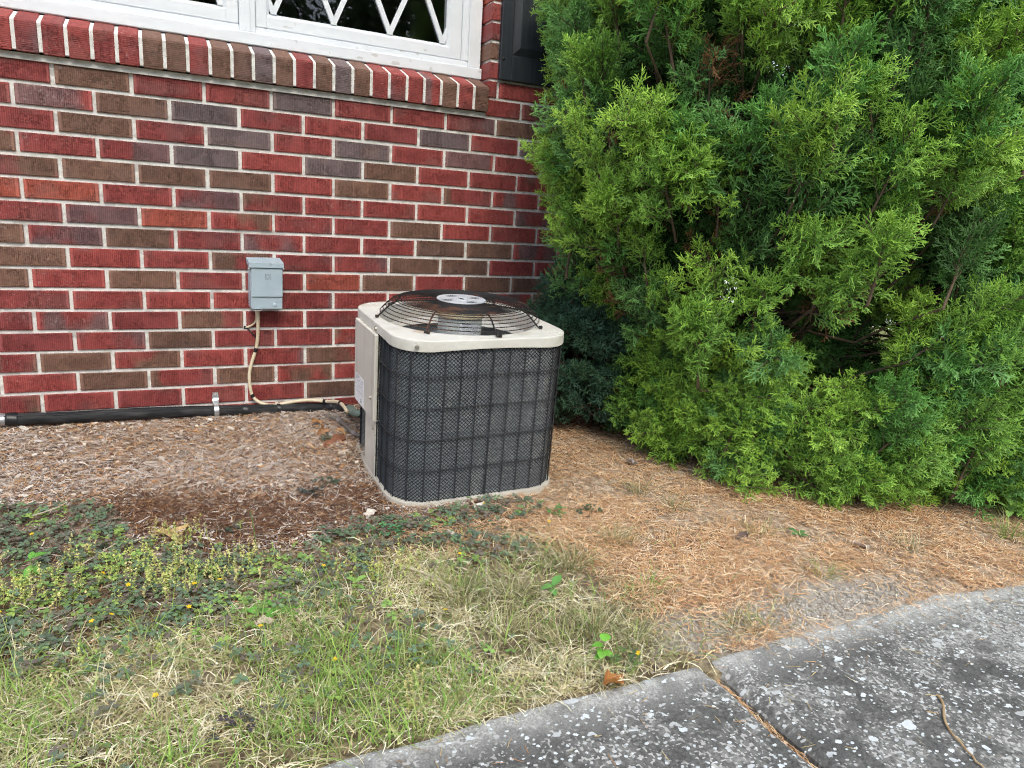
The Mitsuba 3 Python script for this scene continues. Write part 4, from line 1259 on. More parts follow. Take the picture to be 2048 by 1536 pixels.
mat("mat_stem", (.16, .22, .07), .6, .3)
BRG = (.13, .33, .055)
plant("broad_leaf_weed", .446, -1.39, [(.070, .022, .1, .35, .006, .18), (.075, .022, 2.9, .3, .006, .18), (.055, .022, 1.3, .5, .008, .15), (.050, .018, -.6, .3, .006, .15), (.05, .018, 3.8, .35, .006, .15), (.040, .014, 2.0, .6, .01, .1)], BRG, "bright green dandelion like rosette left of centre in the grass", seed=1)
plant("broad_leaf_weed", .000, -1.085, [(.030, .019, .3, .35, .052, 0), (.030, .016, 2.6, -.2, .048, 0), (.028, .016, 4.2, -.5, .036, 0), (.028, .015, 5.6, -.4, .034, 0), (.022, .012, 1.5, .6, .05, 0)], (.12, .31, .05), "bright green weed with drooping oval leaves among clover at far left", seed=2, stalk_h=.05)
plant("broad_leaf_weed", .996, -1.52, [(.034, .020, .5, .5, .024, 0), (.028, .020, 3.0, .2, .022, 0), (.026, .016, 4.4, .1, .016, 0)], (.12, .30, .07), "little three leaved green seedling alone in the dry grass", seed=3, stalk_h=.024)
plant("broad_leaf_weed", .969, -1.757, [(.022, .022, .7, .5, .046, 0), (.020, .018, 2.6, .3, .036, 0), (.020, .018, 4.0, .1, .026, 0), (.022, .018, 5.3, .2, .024, 0), (.018, .016, 1.6, .3, .02, 0), (.018, .015, 3.3, .2, .016, 0)], (.16, .40, .05), "bright lime green round leaved weed close to the edge of the walk", seed=4, stalk_h=.042)
plant("broad_leaf_weed", .607, -1.375, [(.026, .014, .4, .5, .032, 0), (.026, .014, 2.4, .5, .030, 0), (.022, .012, 4.0, .3, .026, 0), (.022, .012, 5.2, .3, .022, 0)], (.20, .34, .08), "small pale green weed with narrow leaves between clover and dry grass", seed=5, stalk_h=.03)
plant("broad_leaf_weed", 2.50, -1.61, [(.05, .022, .4, .6, .03, 0), (.05, .022, 2.2, .6, .035, 0), (.05, .02, 3.6, .4, .03, 0), (.045, .02, 5.2, .5, .03, 0), (.04, .018, 1.3, .9, .05, 0), (.045, .02, 4.4, .8, .045, 0)], (.20, .36, .09), "pale green leafy weed below the right hand juniper", seed=6, stalk_h=.05)
plant("broad_leaf_weed", 1.781, -1.475, [(.034, .014, .2, .4, .008, .1), (.036, .014, 1.7, .5, .008, .1), (.034, .014, 3.1, .4, .008, .1), (.030, .013, 4.3, .4, .008, .1), (.030, .013, 5.4, .4, .008, .1)], (.09, .19, .06), "dark green rosette alone on the needles below the juniper", seed=7)


def small_clover(x, y, n, spread, cols, text, seed, key="clover_plant", size=(.008, .012), hz=(.008, .03)):
    rg = np.random.default_rng(seed)
    xy = np.c_[x + rg.normal(0, spread, n), y + rg.normal(0, spread * .7, n)]
    addc(key, clover_leaves(rg, xy, size, hz, cols, .15), "mat_leaf", text=text, cat="clover")


small_clover(.748, -1.12, 26, .030, [(.07, .21, .10), (.06, .18, .09), (.09, .22, .08)], "blue green clover clump in the patch before the unit", 41)
small_clover(1.225, -1.15, 10, .016, [(.07, .20, .05), (.09, .22, .06)], "small fresh green clover on the needles right of the unit", 42)
small_clover(.677, -.745, 12, .020, [(.045, .075, .055), (.05, .08, .05)], "dark clover sprout on the mulch nearest the unit's left side", 43)
small_clover(.613, -.822, 13, .022, [(.035, .055, .048), (.045, .06, .055)], "blackish green clover sprout on bare mulch, left of its neighbour", 44)
small_clover(.745, -.385, 12, .020, [(.05, .08, .055), (.06, .09, .05)], "grey green sprout on the mulch close to the pipes", 45)
small_clover(.245 + .15, -1.01 + .02, 11, .022, [(.05, .07, .045), (.06, .06, .045)], "clover sprout on dark mulch above the straw stalk", 46)
small_clover(1.02, -1.785, 9, .020, [(.06, .10, .04), (.10, .16, .05)], "clover creeping on to the edge of the walk", 47)
small_clover(.33, -1.70, 9, .022, [(.055, .042, .045), (.05, .055, .05)], "purple leaved clover in the grass near the bottom", 48)
small_clover(1.31, -1.17, 9, .022, [(.045, .07, .04), (.06, .09, .045)], "dull clover sprout on the needles, right of the unit's corner", 49)

FLOWERS = [(-.015, -1.148), (.021, -1.161), (-.022, -.913), (.134, -1.171), (.182, -1.235), (.301, -1.27), (.349, -1.272), (.288, -1.359), (.158, -1.344), (.128, -1.361), (.404, -1.474), (.555, -1.292), (.509, -1.615),
           (.232, -1.613), (-.024, -1.277), (1.025, -1.08), (1.137, -1.245), (.85, -1.343), (.741, -1.541), (1.022, -1.794)]
mat("mat_petal", (.75, .48, .015), .6, .2)
rf_ = np.random.default_rng(5)
FTEXT = {2: "yellow flower highest in the left hand clover", 10: "lone yellow flower in dry grass below the green rosette", 11: "yellow flower in clover just above the small pale weed", 12: "yellow flower low in the grass, right of the purple clover", 13: "yellow flower lowest at the left, in green grass",
         15: "yellow flower directly under the unit's front rim", 16: "yellow flower at the clover's right end beside the needles", 17: "yellow flower at the lower edge of the right clover strip", 18: "orange yellow flower in dry grass between the olive tufts", 19: "yellow flower next to the clover on the walk's edge"}
for fi, (x, y) in enumerate(FLOWERS):
    ps_ = []
    tl = euler(rf_.normal(.25, .2), rf_.normal(0, .25), rf_.uniform(0, 6))
    for k in range(5):
        a = 2 * np.pi * k / 5; s = .0048
        R_ = np.array([[math.cos(a), -math.sin(a), 0], [math.sin(a), math.cos(a), 0], [0, 0, 1]])
        v = np.array([[0, 0, 0], [.6, -.36, .25], [1, -.2, .22], [1, .2, .22], [.6, .36, .25]]) * s @ R_.T @ tl.T
        ps_.append((v, np.array([[0, 1, 2], [0, 2, 3], [0, 3, 4]])))
    zz0 = float(ground_z(x, y)) + .036
    v, f = cat_meshes(ps_)
    k = add("yellow_flower", (v + [x + .0, y - .0, zz0], f), "mat_petal", text=FTEXT.get(fi, "tiny yellow five petalled flower among the clover at the left"), cat="flower", group="yellow flowers in the clover")
    add(k + "__stalk", tube([(x, y, zz0 - .04), (x, y, zz0)], .0006, 4), "mat_stem")

# tufts
TUFT = [(1.28, -1.345, "wiry grass tuft on the needles highest of the tufts", .07, 150, 0), (1.10, -1.41, "spreading olive grass tuft left of the highest tuft", .085, 190, 0), (.80, -1.475, "olive grass tuft below the clover, left of its twin", .085, 210, 0), (.905, -1.50, "olive grass tuft below the clover, right of its twin", .08, 190, 0),
        (.83, -1.61, "middle tuft of dry olive grass", .075, 170, 0), (.93, -1.675, "dry grass tuft nearest the dead leaf on the walk", .07, 170, 0), (1.02, -1.665, "olive grass tuft behind the lime green weed", .075, 170, 0), (1.06, -1.735, "brownish grass tuft beside the lime green weed", .065, 170, 0),
        (1.143, -1.60, "thin grass tuft on bare ground", .06, 50, 0), (1.215, -1.57, "thin green grass tuft on the pale needles", .07, 55, 1), (1.29, -1.762, "bristly brown grass tuft at the edge of the walk, left one", .06, 110, 0), (1.345, -1.775, "bristly brown grass tuft at the edge of the walk, right one", .055, 110, 0),
        (1.48, -1.725, "short wisp of grass on grey dirt", .06, 26, 0), (1.674, -1.44, "green grass wisp under the juniper's front", .075, 40, 1), (1.668, -1.66, "green grass wisp on the needles halfway to the walk", .075, 60, 1), (1.54, -1.08, "dark grass tuft at the juniper's lower left", .075, 90, 0),
        (2.02, -1.635, "olive grass tuft under the right side of the main juniper", .075, 80, 0), (2.38, -1.68, "grass tuft at the far right of the needles", .09, 120, 1), (1.56, -1.22, "dark thin grass tuft in front of the juniper", .07, 70, 0)]
for i, (x, y, tx, h, cnt, g) in enumerate(TUFT):
    rg = np.random.default_rng(100 + i)
    cnt = int(cnt * .8); h *= .95
    xy = np.c_[x + rg.normal(0, .020, cnt), y + rg.normal(0, .015, cnt)]
    out = np.arctan2(xy[:, 1] - y, xy[:, 0] - x) + rg.normal(0, .5, cnt)
    pal = (GRN + DGR) if g else ([(.14, .16, .055), (.20, .215, .08), (.105, .12, .045), (.25, .23, .10), (.30, .29, .12), (.48, .42, .24), (.58, .52, .34)])
    addc("grass_tuft", strips(rg, xy, (h * .5, h * 1.1), (.0011, .0021), (.55, 1.35), (.3, 1.2), pal, .2, (-.004, .0), 3, .25, az=out), "mat_leaf", text=tx, cat="grass tuft")
# two tall thin stalks standing in the mulch
for x, y, tx in ((.438, -1.135, "tall thin green stalk standing at the edge of the mulch"),):
    z0 = float(ground_z(x, y))
    k = add("grass_stalk", tube(spline([(x, y, z0), (x - .004, y + .01, z0 + .05), (x - .012, y + .012, z0 + .115)], 10), .0011, 5), "mat_stem", True, text=tx, cat="grass stalk")

# straw, twigs
def twig(key, pts, r0, r1, m, text, cat="twig"):
    p = spline(pts, 26)
    p[:, :2] += .0016 * np.random.default_rng(len(COUNT)).normal(0, 1, (26, 2)) * np.linspace(0, 1, 26)[:, None]
    return add(key, tube(p, np.linspace(r0, r1, 26), 7), m, True, text=text, cat=cat)


mat("mat_straw", proc(lambda p, n, uv: mix((.44, .36, .25), (.62, .54, .42), noise(p.x * 90, p.y * 90, p.z * 60))), .7, .25)
mat("mat_twig", proc(lambda p, n, uv: mix((.26, .17, .09), (.50, .36, .21), fbm(p.x * 60, p.y * 60, 0.0, 2))), .75, .25)
gz = lambda x, y, h=.008: (x, y, float(ground_z(x, y)) + h)
twig("twig", [(1.487, -2.061, .003), (1.468, -2.085, .004), (1.430, -2.115, .003), (1.402, -2.16, .004), (1.384, -2.205, .003), (1.372, -2.26, .004)], .0024, .0015, "mat_twig", "brown curved twig lying on the concrete walk")
twig("twig", [gz(.715, -1.30, .012), gz(.76, -1.37, .014), gz(.80, -1.435, .008)], .0034, .0022, "mat_straw", "pale straight twig lying below the clover in the dry grass")
twig("straw_stalk", [gz(.555, -1.075, .012), gz(.580, -1.11, .010), gz(.575, -1.15, .014), gz(.535, -1.19, .012)], .0024, .0012, "mat_straw", "pale bent straw stalk at the left of the clover patch", "straw")
twig("straw_stalk", [gz(.56, -1.07, .014), gz(.60, -1.075, .012), gz(.63, -1.09, .010)], .0022, .0010, "mat_straw", "short pale straw beside the bent stalk", "straw")
twig("straw_stalk", [gz(.625, -1.20, .012), gz(.66, -1.235, .010), gz(.71, -1.25, .012)], .0026, .0012, "mat_straw", "curved pale straw below the blue green clover", "straw")
twig("straw_stalk", [gz(.155, -1.00, .012), gz(.20, -.975, .016), gz(.265, -.965, .014)], .0026, .0014, "mat_straw", "long pale straw along the mulch's lower edge at left", "straw")
twig("straw_stalk", [gz(.085, -1.06, .014), gz(.12, -1.02, .016), gz(.145, -.99, .020)], .0020, .0014, "mat_straw", "straw leaning among the clover at left", "straw")
twig("straw_stalk", [gz(-.035, -.80, .030), gz(0.01, -.76, .030), gz(.025, -.745, .034)], .0018, .0012, "mat_straw", "straw lying across the upper left clover", "straw")
twig("twig", [gz(1.50, -1.60, .004), gz(1.485, -1.66, .006), gz(1.478, -1.71, .006)], .0022, .0012, "mat_twig", "dark thin twig on the needles near the grey dirt")

# dead leaves
mat("mat_dead_leaf", vcol(), .7, .25)


def dead_leaf(x, y, z, L_, w_, az, tilt, curl, col, text, seed, lobes=0.25):
    rg = np.random.default_rng(seed)
    nu, nv = 12, 8
    v, c = [], []
    for i in range(nu + 1):
        t = i / nu
        half = w_ / 2 * (np.sin(np.pi * min(1, t * .94 + .04)) ** .7) * (1 + lobes * math.sin(t * 17 + seed))
        for j in range(nv + 1):
            s = j / nv * 2 - 1
            zz = curl * w_ * (s * s) * (.6 + .5 * math.sin(t * 5 + seed)) + .10 * L_ * math.sin(t * 4 + seed) + .03 * w_ * rg.normal() + .02 * w_ * math.cos(s * 9)
            yy = half * s * (1 - .35 * abs(curl) * s * s)
            v.append([L_ * (t - .5), yy, zz])
            c.append(np.array(col) * (1 + .20 * rg.normal() * .5) * (.82 if abs(s) < .1 else 1))
    v = np.array(v)
    v[:, 2] -= v[:, 2].min()
    q = [[i * (nv + 1) + j, (i + 1) * (nv + 1) + j, (i + 1) * (nv + 1) + j + 1, i * (nv + 1) + j + 1] for i in range(nu) for j in range(nv)]
    m2 = xform((v, np.array(q)), rigid(euler(rz=az) @ euler(tilt, 0, 0), [x, y, z]))
    k = add("dead_leaf", m2, "mat_dead_leaf", True, color=np.clip(np.array(c), 0, 1), text=text, cat="leaf")
    e = np.array([[L_ * .49, 0, v[-5, 2]], [L_ * .62, .003, v[-5, 2] * .6]])
    add(k + "__stalk", xform(tube(e, .0009, 5), rigid(euler(rz=az) @ euler(tilt, 0, 0), [x, y, z])), "mat_twig")


lz = lambda x, y, h=.006: float(ground_z(x, y)) + h
dead_leaf(.952, -1.818, .002, .054, .034, .25, .25, .55, (.36, .155, .045), "curled orange brown dead leaf on the edge of the concrete walk", 1)
dead_leaf(.262, -.972, lz(.262, -.972, .012), .080, .034, .45, .3, .25, (.52, .36, .17), "tan dead leaf lying at the lower edge of the mulch", 2)
dead_leaf(.690, -.470, lz(.69, -.47, .01), .050, .036, 2.6, .4, .3, (.60, .42, .28), "pale tan curled leaf on the mulch left of the unit", 3)
dead_leaf(.752, -.475, lz(.75, -.47, .004), .075, .048, .2, .5, .35, (.22, .095, .055), "dark brown dead leaf under the thin brown pipe", 4)
dead_leaf(.742, -.30, lz(.74, -.3, .006), .060, .036, 1.2, .7, .4, (.40, .22, .12), "brown dead leaf tucked between the pipes", 5)
dead_leaf(.800, -.335, lz(.80, -.33, .008), .050, .030, 2.0, 1.0, .4, (.46, .26, .12), "orange brown leaf standing behind the thin pipe", 6)
dead_leaf(.745, -.21, lz(.745, -.21, .008), .058, .034, .6, .5, .35, (.48, .27, .13), "orange brown leaf lying against the black pipe", 7)
dead_leaf(1.655, -.875, lz(1.655, -.875, .008), .050, .040, 1.0, .3, .3, (.40, .37, .36), "grey dead leaf on the needles beside the juniper", 8)
dead_leaf(1.606, -1.444, lz(1.606, -1.444, .006), .050, .030, .3, .3, .35, (.13, .09, .08), "dark crumpled leaf on the needles in front of the juniper", 9)
dead_leaf(1.885, -1.590, lz(1.885, -1.59, .006), .048, .032, 2.9, .2, .2, (.52, .42, .36), "pale pinkish leaf on the needles near the middle of the juniper", 10)
dead_leaf(.735, -.99, lz(.735, -.99, .008), .042, .026, .4, .2, .2, (.60, .53, .46), "whitish bark scrap at the left foot of the unit", 11)
dead_leaf(.60, -1.345, lz(.60, -1.345, .012), .038, .018, 2.3, .5, .3, (.52, .38, .24), "folded tan leaf beside the small pale weed", 12)
dead_leaf(.42, -1.43, lz(.34, -1.39, .012) , .036, .026, .2, .2, .2, (.55, .44, .36), "pale flat leaf in the grass below the rosette", 13)
dead_leaf(.712, -.925, lz(.712, -.925, .008), .034, .014, 1.0, .3, .3, (.48, .22, .08), "orange leaf scrap on the mulch beside the unit's lower left corner", 14)
dead_leaf(1.03, -1.035, lz(1.03, -1.035, .006), .045, .028, .5, .3, .3, (.62, .58, .54), "whitish crumpled leaf at the unit's front edge", 15)
dead_leaf(.895, -1.20, lz(.895, -1.2, .006), .045, .030, 2.5, .2, .3, (.60, .53, .44), "cream crumpled leaf between the two clover strips", 16)

# needles strewn over the concrete and packed in the joint
jn = rng.uniform(0, 1, 420) ** 1.5
jx = 1.152 + rng.normal(0, .0030, 420); jy = EDGE_Y - .005 - jn * .30
ps = [strips(rng, np.c_[jx, jy], (.010, .024), (.0009, .0015), (-.1, .06), (-.2, .2), NEE, .2, (-.022, -.010), taper=.6, z0=-.002, az=rng.normal(-np.pi / 2, .28, 420)),
      strips(rng, np.c_[rng.uniform(.5, 2.1, 210), rng.uniform(-2.3, -1.83, 210)], (.012, .030), (.0008, .0014), (-.02, .05), (-.1, .2), [(.50, .33, .15), (.55, .42, .20), (.42, .22, .10)], .2, (.0, .001), taper=.6, z0=.003),
      strips(rng, np.c_[rng.uniform(1.3, 2.2, 380), -1.81 - rng.exponential(.030, 380)], (.012, .032), (.0009, .0016), (-.02, .08), (-.1, .3), NEE, .2, (.0, .003), taper=.6, z0=.002)]
addc("stray_needles", merge(ps), "mat_litter", text="stray dry needles on the concrete and packed into its joint", cat="needles", kind="stuff")
# crumbs of dirt on bare ground by the walk
dxy = np.c_[rng.normal(1.52, .22, 1500), rng.normal(-1.765, .03, 1500)]
dxy = dxy[(dxy[:, 1] > edge_y(dxy[:, 0]) + .001) & (dxy[:, 1] < -1.62)]
addc("dirt_crumbs", chips(rng, dxy, (.002, .007), (.002, .006), [(.40, .36, .31), (.32, .28, .24), (.50, .47, .43)], .2, (.0, .003)), "mat_litter", text="grey dirt crumbs on the bare ground by the walk", cat="dirt", kind="stuff")
# ------------------------------------------------------------------ junipers
def prisms(P0, P1, r, col0, col1):
    """Three-sided needles from P0 to a blunt end at P1: vertices, faces, colours."""
    n = len(P0)
    d = P1 - P0; d = d / (np.linalg.norm(d, axis=1, keepdims=True) + 1e-12)
    ref = np.where(np.abs(d[:, 2:3]) < .9, np.array([[0, 0, 1.0]]), np.array([[1.0, 0, 0]]))
    u = np.cross(d, ref); u /= np.linalg.norm(u, axis=1, keepdims=True); w = np.cross(d, u)
    V = []
    for P_, s in ((P0, 1.0), (P1, .62)):
        for k in range(3):
            a = 2 * np.pi * k / 3
            V.append(P_ + s * r[:, None] * (math.cos(a) * u + math.sin(a) * w))
    V = np.stack(V, 1).reshape(-1, 3)
    o = np.arange(n)[:, None] * 6
    F_ = np.vstack([o + np.array(t)[None] for t in ([0, 1, 4], [0, 4, 3], [1, 2, 5], [1, 5, 4], [2, 0, 3], [2, 3, 5])])
    C_ = np.stack([col0, col0, col0, col1, col1, col1], 1).reshape(-1, 3)
    return V, F_, C_


def rot_to(d):
    """Rotation whose z axis is d."""
    d = d / np.linalg.norm(d)
    x = np.cross([0, 1.0, 0], d) if abs(d[1]) < .9 else np.cross([1.0, 0, 0], d)
    x /= np.linalg.norm(x)
    return np.stack([x, np.cross(d, x), d], 1)


def frond(rg, L_, pal, tipness, thick):
    """A small scaly juniper spray along +z, roughly flat: axis, side twigs and their forks."""
    P0, P1, R_, C0, C1 = [], [], [], [], []
    base, tip = np.array(pal[0]), np.array(pal[1])
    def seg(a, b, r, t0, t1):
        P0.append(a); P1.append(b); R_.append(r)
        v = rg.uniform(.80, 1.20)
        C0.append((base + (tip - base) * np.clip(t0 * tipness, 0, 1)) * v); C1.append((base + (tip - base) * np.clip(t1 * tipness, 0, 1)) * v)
    curve = rg.normal(0, .16); nside = max(4, int(L_ / .0072))
    ax = lambda t: np.array([curve * L_ * t * t, .10 * L_ * t * t, L_ * t])
    for k in range(2):
        seg(ax(k / 2), ax((k + 1.1) / 2 if k < 1 else 1), thick * (1.05 - .1 * k), .2 + .4 * k, .5 + .5 * k)
    for k in range(nside):
        t = (k + .5) / nside * .92
        s = 1 if k % 2 else -1
        a = rg.uniform(.45, .80) * s
        ls = (L_ * .42 * (1 - t) ** .7 + .008) * rg.uniform(.8, 1.2)
        d = np.array([math.sin(a), rg.normal(0, .32), math.cos(a)]); d /= np.linalg.norm(d)
        p = ax(t)
        seg(p, p + d * ls, thick, .2 + .5 * t, .6 + .4 * t)
        for q in range(2 if ls < .014 else 3):
            tt = (.35, .62, .80)[q]
            f_ = rg.uniform(.40, .75) * (1 if (q + k // 2) % 2 else -1)
            c_, s_ = math.cos(f_), math.sin(f_)
            d2 = np.array([d[0] * c_ + d[2] * s_, d[1] + rg.normal(0, .30), -d[0] * s_ + d[2] * c_]); d2 /= np.linalg.norm(d2)
            pp = p + d * ls * tt
            seg(pp, pp + d2 * rg.uniform(.007, .013), thick * .95, .35 + .5 * t, .75 + .4 * t)
    return np.array(P0), np.array(P1), np.array(R_), np.array(C0), np.array(C1)


def plume(seed, L_, nside, pal, fl=(.028, .056), thick=.00128, dens=1.0):
    """A branch end: a woody stem up +z, side twigs all round it, every twig clothed with small sprays."""
    rg = np.random.default_rng(seed)
    bend = rg.normal(0, .12, 2)
    stem = lambda t: np.array([bend[0] * L_ * t * t, bend[1] * L_ * t * t, L_ * t])
    acc, wood = [[], [], [], [], []], []
    def clothe(o, d, ln, nf, tip0, tip1, start=.12):
        """Sprays round a twig from o along d."""
        R0 = rot_to(d); cv = rg.normal(0, .10, 2)
        path = lambda t: o + R0 @ np.array([cv[0] * ln * t * t, cv[1] * ln * t * t, ln * t])
        for k in range(nf):
            t = start + (1 - start) * (k + rg.uniform(0, 1)) / nf
            az = k * 2.4 + rg.normal(0, .5)
            el = np.interp(t, [0, .7, 1], [.95, .72, .25]) + rg.normal(0, .16)
            fr = frond(rg, np.interp(t, [0, .5, 1], [fl[1], fl[1] * .9, fl[0]]) * rg.uniform(.75, 1.2), pal, np.interp(t, [0, 1], [tip0, tip1]), thick)
            dd = R0 @ np.array([math.sin(el) * math.cos(az), math.sin(el) * math.sin(az), math.cos(el)])
            R_ = rot_to(dd) @ euler(rz=rg.uniform(0, 2 * np.pi))
            q0 = path(t)
            acc[0].append(fr[0] @ R_.T + q0); acc[1].append(fr[1] @ R_.T + q0)
            for q in (2, 3, 4): acc[q].append(fr[q])
        wood.append(tube(np.array([path(t) for t in (0, .5, .95)]), [.0017, .0013, .0008], 4))
    for k in range(nside):
        t = .16 + .70 * (k + rg.uniform(0, 1)) / nside
        az = k * 2.4 + rg.normal(0, .4); el = rg.uniform(.50, .90)
        d = np.array([math.sin(el) * math.cos(az), math.sin(el) * math.sin(az), math.cos(el)])
        ln = L_ * np.interp(t, [.16, .5, .9], [.46, .40, .24]) * rg.uniform(.75, 1.2)
        clothe(stem(t), d, ln, max(5, int(ln / .0115 * dens)), .60, 1.05 + .25 * t)
    clothe(stem(.55), stem(1) - stem(.55), np.linalg.norm(stem(1) - stem(.55)), int(13 * dens), .75, 1.35)
    fol = prisms(*[np.concatenate(a_) for a_ in acc])
    wood.append(tube(np.array([stem(t) for t in np.linspace(0, .97, 8)]), np.linspace(.0042, .0011, 8), 5))
    return fol, cat_meshes(wood)


PAL = [((.082, .195, .040), (.31, .54, .078)), ((.072, .180, .042), (.26, .48, .078)), ((.086, .205, .044), (.38, .61, .088)), ((.058, .160, .046), (.165, .39, .080)), ((.070, .175, .062), (.19, .40, .11)), ((.040, .105, .032), (.095, .21, .054))]  # last pair: older inner sprays, darkened further to paint in shade within the shrub
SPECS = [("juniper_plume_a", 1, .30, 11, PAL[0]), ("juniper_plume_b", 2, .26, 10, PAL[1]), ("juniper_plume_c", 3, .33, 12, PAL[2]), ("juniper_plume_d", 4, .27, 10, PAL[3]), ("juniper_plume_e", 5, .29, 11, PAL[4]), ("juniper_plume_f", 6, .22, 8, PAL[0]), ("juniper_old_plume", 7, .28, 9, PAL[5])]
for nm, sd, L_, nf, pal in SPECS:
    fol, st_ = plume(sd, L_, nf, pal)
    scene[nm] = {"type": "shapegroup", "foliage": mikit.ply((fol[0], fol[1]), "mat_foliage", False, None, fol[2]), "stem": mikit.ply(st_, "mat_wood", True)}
PLEN = {s[0]: s[2] for s in SPECS}
for nm, sd, L_, nf, pal in (("blue_plume_a", 11, .20, 9, ((.034, .085, .050), (.085, .18, .095))), ("blue_plume_b", 12, .17, 8, ((.030, .076, .050), (.07, .155, .095)))):
    fol, st_ = plume(sd, L_, nf, pal, fl=(.018, .034), thick=.0012)
    scene[nm] = {"type": "shapegroup", "foliage": mikit.ply((fol[0], fol[1]), "mat_foliage", False, None, fol[2]), "stem": mikit.ply(st_, "mat_wood", True)}
    PLEN[nm] = L_
fol, st_ = plume(21, .24, 6, ((.16, .075, .035), (.26, .13, .06)), fl=(.02, .04), thick=.0010, dens=.6)
scene["brown_plume"] = {"type": "shapegroup", "foliage": mikit.ply((fol[0], fol[1]), "mat_foliage", False, None, fol[2]), "stem": mikit.ply(st_, "mat_wood", True)}
PLEN["brown_plume"] = .24


def limb(rg, a, b, r0, r1, n=7, wob=.03):
    t = np.linspace(0, 1, n)[:, None]
    p = a + (b - a) * t + np.array([0, 0, -1]) * (.10 * np.linalg.norm(b - a)) * np.sin(np.pi * t)
    p[1:-1] += rg.normal(0, wob, (n - 2, 3))
    return tube(p, np.linspace(r0, r1, n), 5)


def shrub(key, text, centre, radius, height, n_out, n_in, seed, kinds, weights, holes=(), keep=None, lean=1.0, zmin=.05, kin=None, scale=(.85, 1.25), trunks=4, skirt=None):
    rg = np.random.default_rng(seed)
    label(key, text, "shrub")
    cx, cy = centre
    tips = []
    def place(n, name, frac, kk, ww, sc, low=None):
        made, tries = 0, 0
        while made < n and tries < n * 40:
            tries += 1
            th, hz = rg.uniform(0, 2 * np.pi), rg.uniform(0, 1)
            z = zmin + hz * (height - zmin)
            if low is not None:
                th, z = math.radians(rg.uniform(*low)), rg.uniform(.03, .34)
            R_ = radius(th, z) * (1 + .16 * (meshkit.fbm(np.array([math.cos(th) * 1.6, math.sin(th) * 1.6, z * 3.2]) + seed, 2, seed) - .5) * 2)
            if R_ <= .03: continue
            f_ = frac * rg.uniform(.90, 1.04) if frac > .9 else rg.uniform(frac - .22, frac + .20)
            out = np.array([math.cos(th), math.sin(th), 0])
            tip = np.array([cx, cy, z]) + out * R_ * f_
            if keep is not None and not keep(tip, rg): continue
            up = np.interp(z, [0, .2, .6, height], [-.05, .5, lean, 1.7])
            d = out * rg.uniform(.55, 1.0) + np.array([0, 0, up]) + rg.normal(0, .28, 3)
            d /= np.linalg.norm(d)
            kd = kk[rg.choice(len(kk), p=ww)]
            s = rg.uniform(*sc)
            base = tip - d * PLEN[kd] * s
            if base[1] > -.03: base[1] = -.03
            if tip[1] > -.02: continue
            base[2] = max(base[2], .02)
            if any(h(tip) or h(base) or h((tip + base) / 2) for h in holes): continue
            k = numbered(key + "__" + name)
            M = rigid(rot_to(d) @ euler(rz=rg.uniform(0, 6.28)) * s, base)
            scene[k] = {"type": "instance", "group": {"type": "ref", "id": kd}, "to_world": ST(M.tolist())}
            tips.append((base, d, z)); made += 1
    w_ = np.array(weights, float); w_ /= w_.sum()
    place(n_out, "branch", 1.0, kinds, w_, scale)
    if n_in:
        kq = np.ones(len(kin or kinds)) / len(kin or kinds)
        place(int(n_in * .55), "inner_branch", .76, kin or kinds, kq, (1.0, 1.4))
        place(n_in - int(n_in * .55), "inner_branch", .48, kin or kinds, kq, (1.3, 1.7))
    if skirt:
        place(skirt[0], "low_branch", .98, kinds, w_, (.7, 1.0), skirt[1:])
    # trunks and limbs that carry them
    tr = []
    for q in range(trunks):
        a = 2 * np.pi * q / trunks + rg.uniform(-.3, .3)
        foot = np.array([cx + .06 * math.cos(a), cy + .06 * math.sin(a), -.03])
        head = np.array([cx + .22 * math.cos(a), min(cy + .22 * math.sin(a), -.08), height * .8])
        tr.append((foot, head))
        add(key + "__trunk", limb(rg, foot, head, .026, .008, 10, .012), "mat_bark", True)
    ls = []
    for i, (b, d, z) in enumerate(tips):
        if i % 2: continue
        foot, head = tr[rg.integers(len(tr))]
        t = np.clip((z - .25) / height, .03, .95)
        a = foot + (head - foot) * t
        ls.append(limb(rg, a, b, .0065, .0032, 6, .016))
    add(key + "__limbs", cat_meshes(ls), "mat_wood", True, kind="stuff")


def tab_r(angles, vals):
    an, va = np.array(angles, float), np.array(vals, float)
    an = np.r_[an - 360, an, an + 360]; va = np.r_[va, va, va]
    return lambda th: float(np.interp(math.degrees(th) % 360, an, va))


CX, CY = 2.16, -.66
ra = tab_r([0, 45, 90, 150, 180, 210, 240, 270, 300, 330], [.90, .80, .60, .70, .77, .78, .86, .93, .90, .88])
main_r = lambda th, z: ra(th) * float(np.interp(z, [0, .08, .3, .7, 1.2, 1.6, 2.0, 2.25], [.90, .95, 1.0, 1.0, .98, .94, .80, .3])) * (1 - .42 * max(0, math.cos(th - math.pi - .15)) * float(np.interp(z, [0, .5, .8, 1.05], [1, .85, .42, 0])))
RX, RY = 3.02, -.93
rb = tab_r([0, 45, 90, 135, 180, 225, 270, 315], [.8, .8, .72, .66, .80, .92, .92, .90])
right_r = lambda th, z: rb(th) * float(np.interp(z, [0, .08, .3, .8, 1.4, 1.9, 2.2], [.92, .97, 1.0, 1.0, .95, .72, .3]))
# the gap between the two junipers, where one sees through to the pale drive
GAP_O = np.array([2.727, -.93, .412]); GAP_D = np.array([2.727 - .2746, -.93 + 2.699, .412 - .7944]); GAP_D /= np.linalg.norm(GAP_D)
def gap(r0):
    def f(p):
        q = p - GAP_O; s = q @ GAP_D
        e = q - GAP_D * s
        return np.hypot(np.hypot(e[0], e[1]), e[2] * .75) < r0
    return f


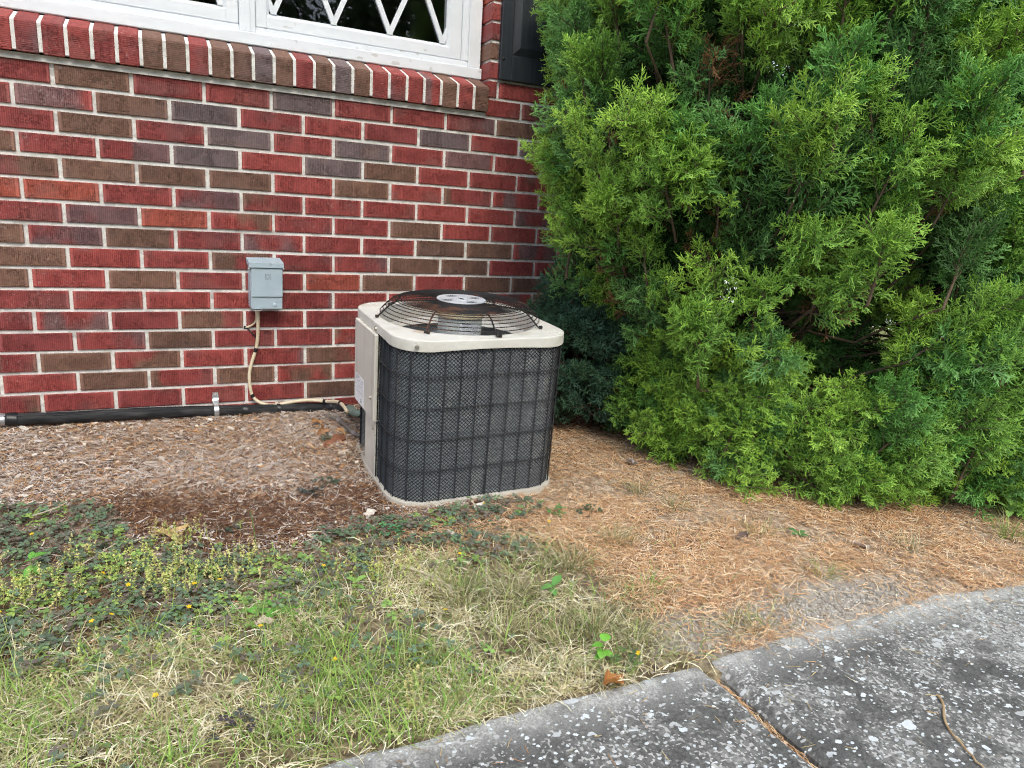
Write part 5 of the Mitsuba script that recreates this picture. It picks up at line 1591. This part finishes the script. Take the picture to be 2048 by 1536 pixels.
front = lambda p, rg: rg.uniform() < (1.0 if (p[1] < -.45 or p[0] < 1.95) else .22)
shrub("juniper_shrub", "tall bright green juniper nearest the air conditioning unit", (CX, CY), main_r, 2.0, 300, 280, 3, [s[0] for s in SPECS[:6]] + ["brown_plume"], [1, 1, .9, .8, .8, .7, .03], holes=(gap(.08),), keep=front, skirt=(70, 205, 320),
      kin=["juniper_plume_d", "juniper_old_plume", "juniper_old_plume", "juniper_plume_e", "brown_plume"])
frontr = lambda p, rg: rg.uniform() < (1.0 if p[1] < -.75 or p[0] < 2.8 else .2)
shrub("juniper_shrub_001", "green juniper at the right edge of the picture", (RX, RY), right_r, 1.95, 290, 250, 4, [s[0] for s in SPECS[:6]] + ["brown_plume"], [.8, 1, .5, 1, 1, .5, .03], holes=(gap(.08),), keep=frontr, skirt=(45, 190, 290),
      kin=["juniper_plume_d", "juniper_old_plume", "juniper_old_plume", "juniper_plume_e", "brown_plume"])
dark_r = lambda th, z: .34 * float(np.interp(z, [0, .1, .35, .6, .72], [.75, .95, 1.0, .72, .35]))
shrub("dark_shrub", "small blue green evergreen behind the unit against the wall", (1.88, -.36), dark_r, .74, 230, 60, 5, ["blue_plume_a", "blue_plume_b", "brown_plume"], [1, 1, .05], lean=.9, zmin=.08, scale=(.8, 1.2), trunks=3)

# trees across the lawn behind the camera, seen only as dark reflections in the window
def far_tree(x, y, h, r_, seed, text):
    rg = np.random.default_rng(seed)
    k = numbered("broadleaf_tree"); label(k, text, "tree")
    add(k + "__trunk", tube([(x, y, -.1), (x + .1, y, h * .3), (x, y + .1, h * .75)], [.28, .2, .06], 10), "mat_bark", True)
    n = 15000
    cl = rg.normal(0, 1, (70, 3)); cl /= np.linalg.norm(cl, axis=1, keepdims=True); cl *= rg.uniform(.3, 1, (70, 1)) ** .5
    p = cl[rg.integers(0, 70, n)] * [r_, r_, h * .38] + rg.normal(0, .42, (n, 3)) + [x, y, h * .62]
    p = p[p[:, 2] > .4]
    n = len(p)
    a = rg.normal(0, 1, (n, 3)); a /= np.linalg.norm(a, axis=1, keepdims=True); b = np.cross(a, rg.normal(0, 1, (n, 3))); b /= np.linalg.norm(b, axis=1, keepdims=True)
    s = rg.uniform(.07, .14, (n, 1))
    V = np.stack([p - a * s, p + b * s * .55, p + a * s, p - b * s * .55], 1).reshape(-1, 3)
    o = np.arange(n)[:, None] * 4
    F_ = np.vstack([o + [0, 1, 2], o + [0, 2, 3]])
    c = np.repeat(np.array([.035, .075, .02]) * rg.uniform(.6, 1.4, (n, 1)), 4, 0)
    add(k + "__crown", (V, F_), "mat_leaf", False, color=c)


for q, (x, y, h, r_) in enumerate(((-4.0, -17, 6.6, 3.4), (1.5, -19, 7.4, 3.8), (7.0, -17.5, 6.8, 3.5), (12.5, -19, 7.4, 3.8), (-9.5, -19, 7.0, 3.6))):
    far_tree(x, y, h, r_, 60 + q, ["leafy tree across the lawn, second from the left", "leafy tree across the lawn, middle one", "leafy tree across the lawn, second from the right", "leafy tree across the lawn, rightmost", "leafy tree across the lawn, leftmost"][q])
# trees far beyond the drive
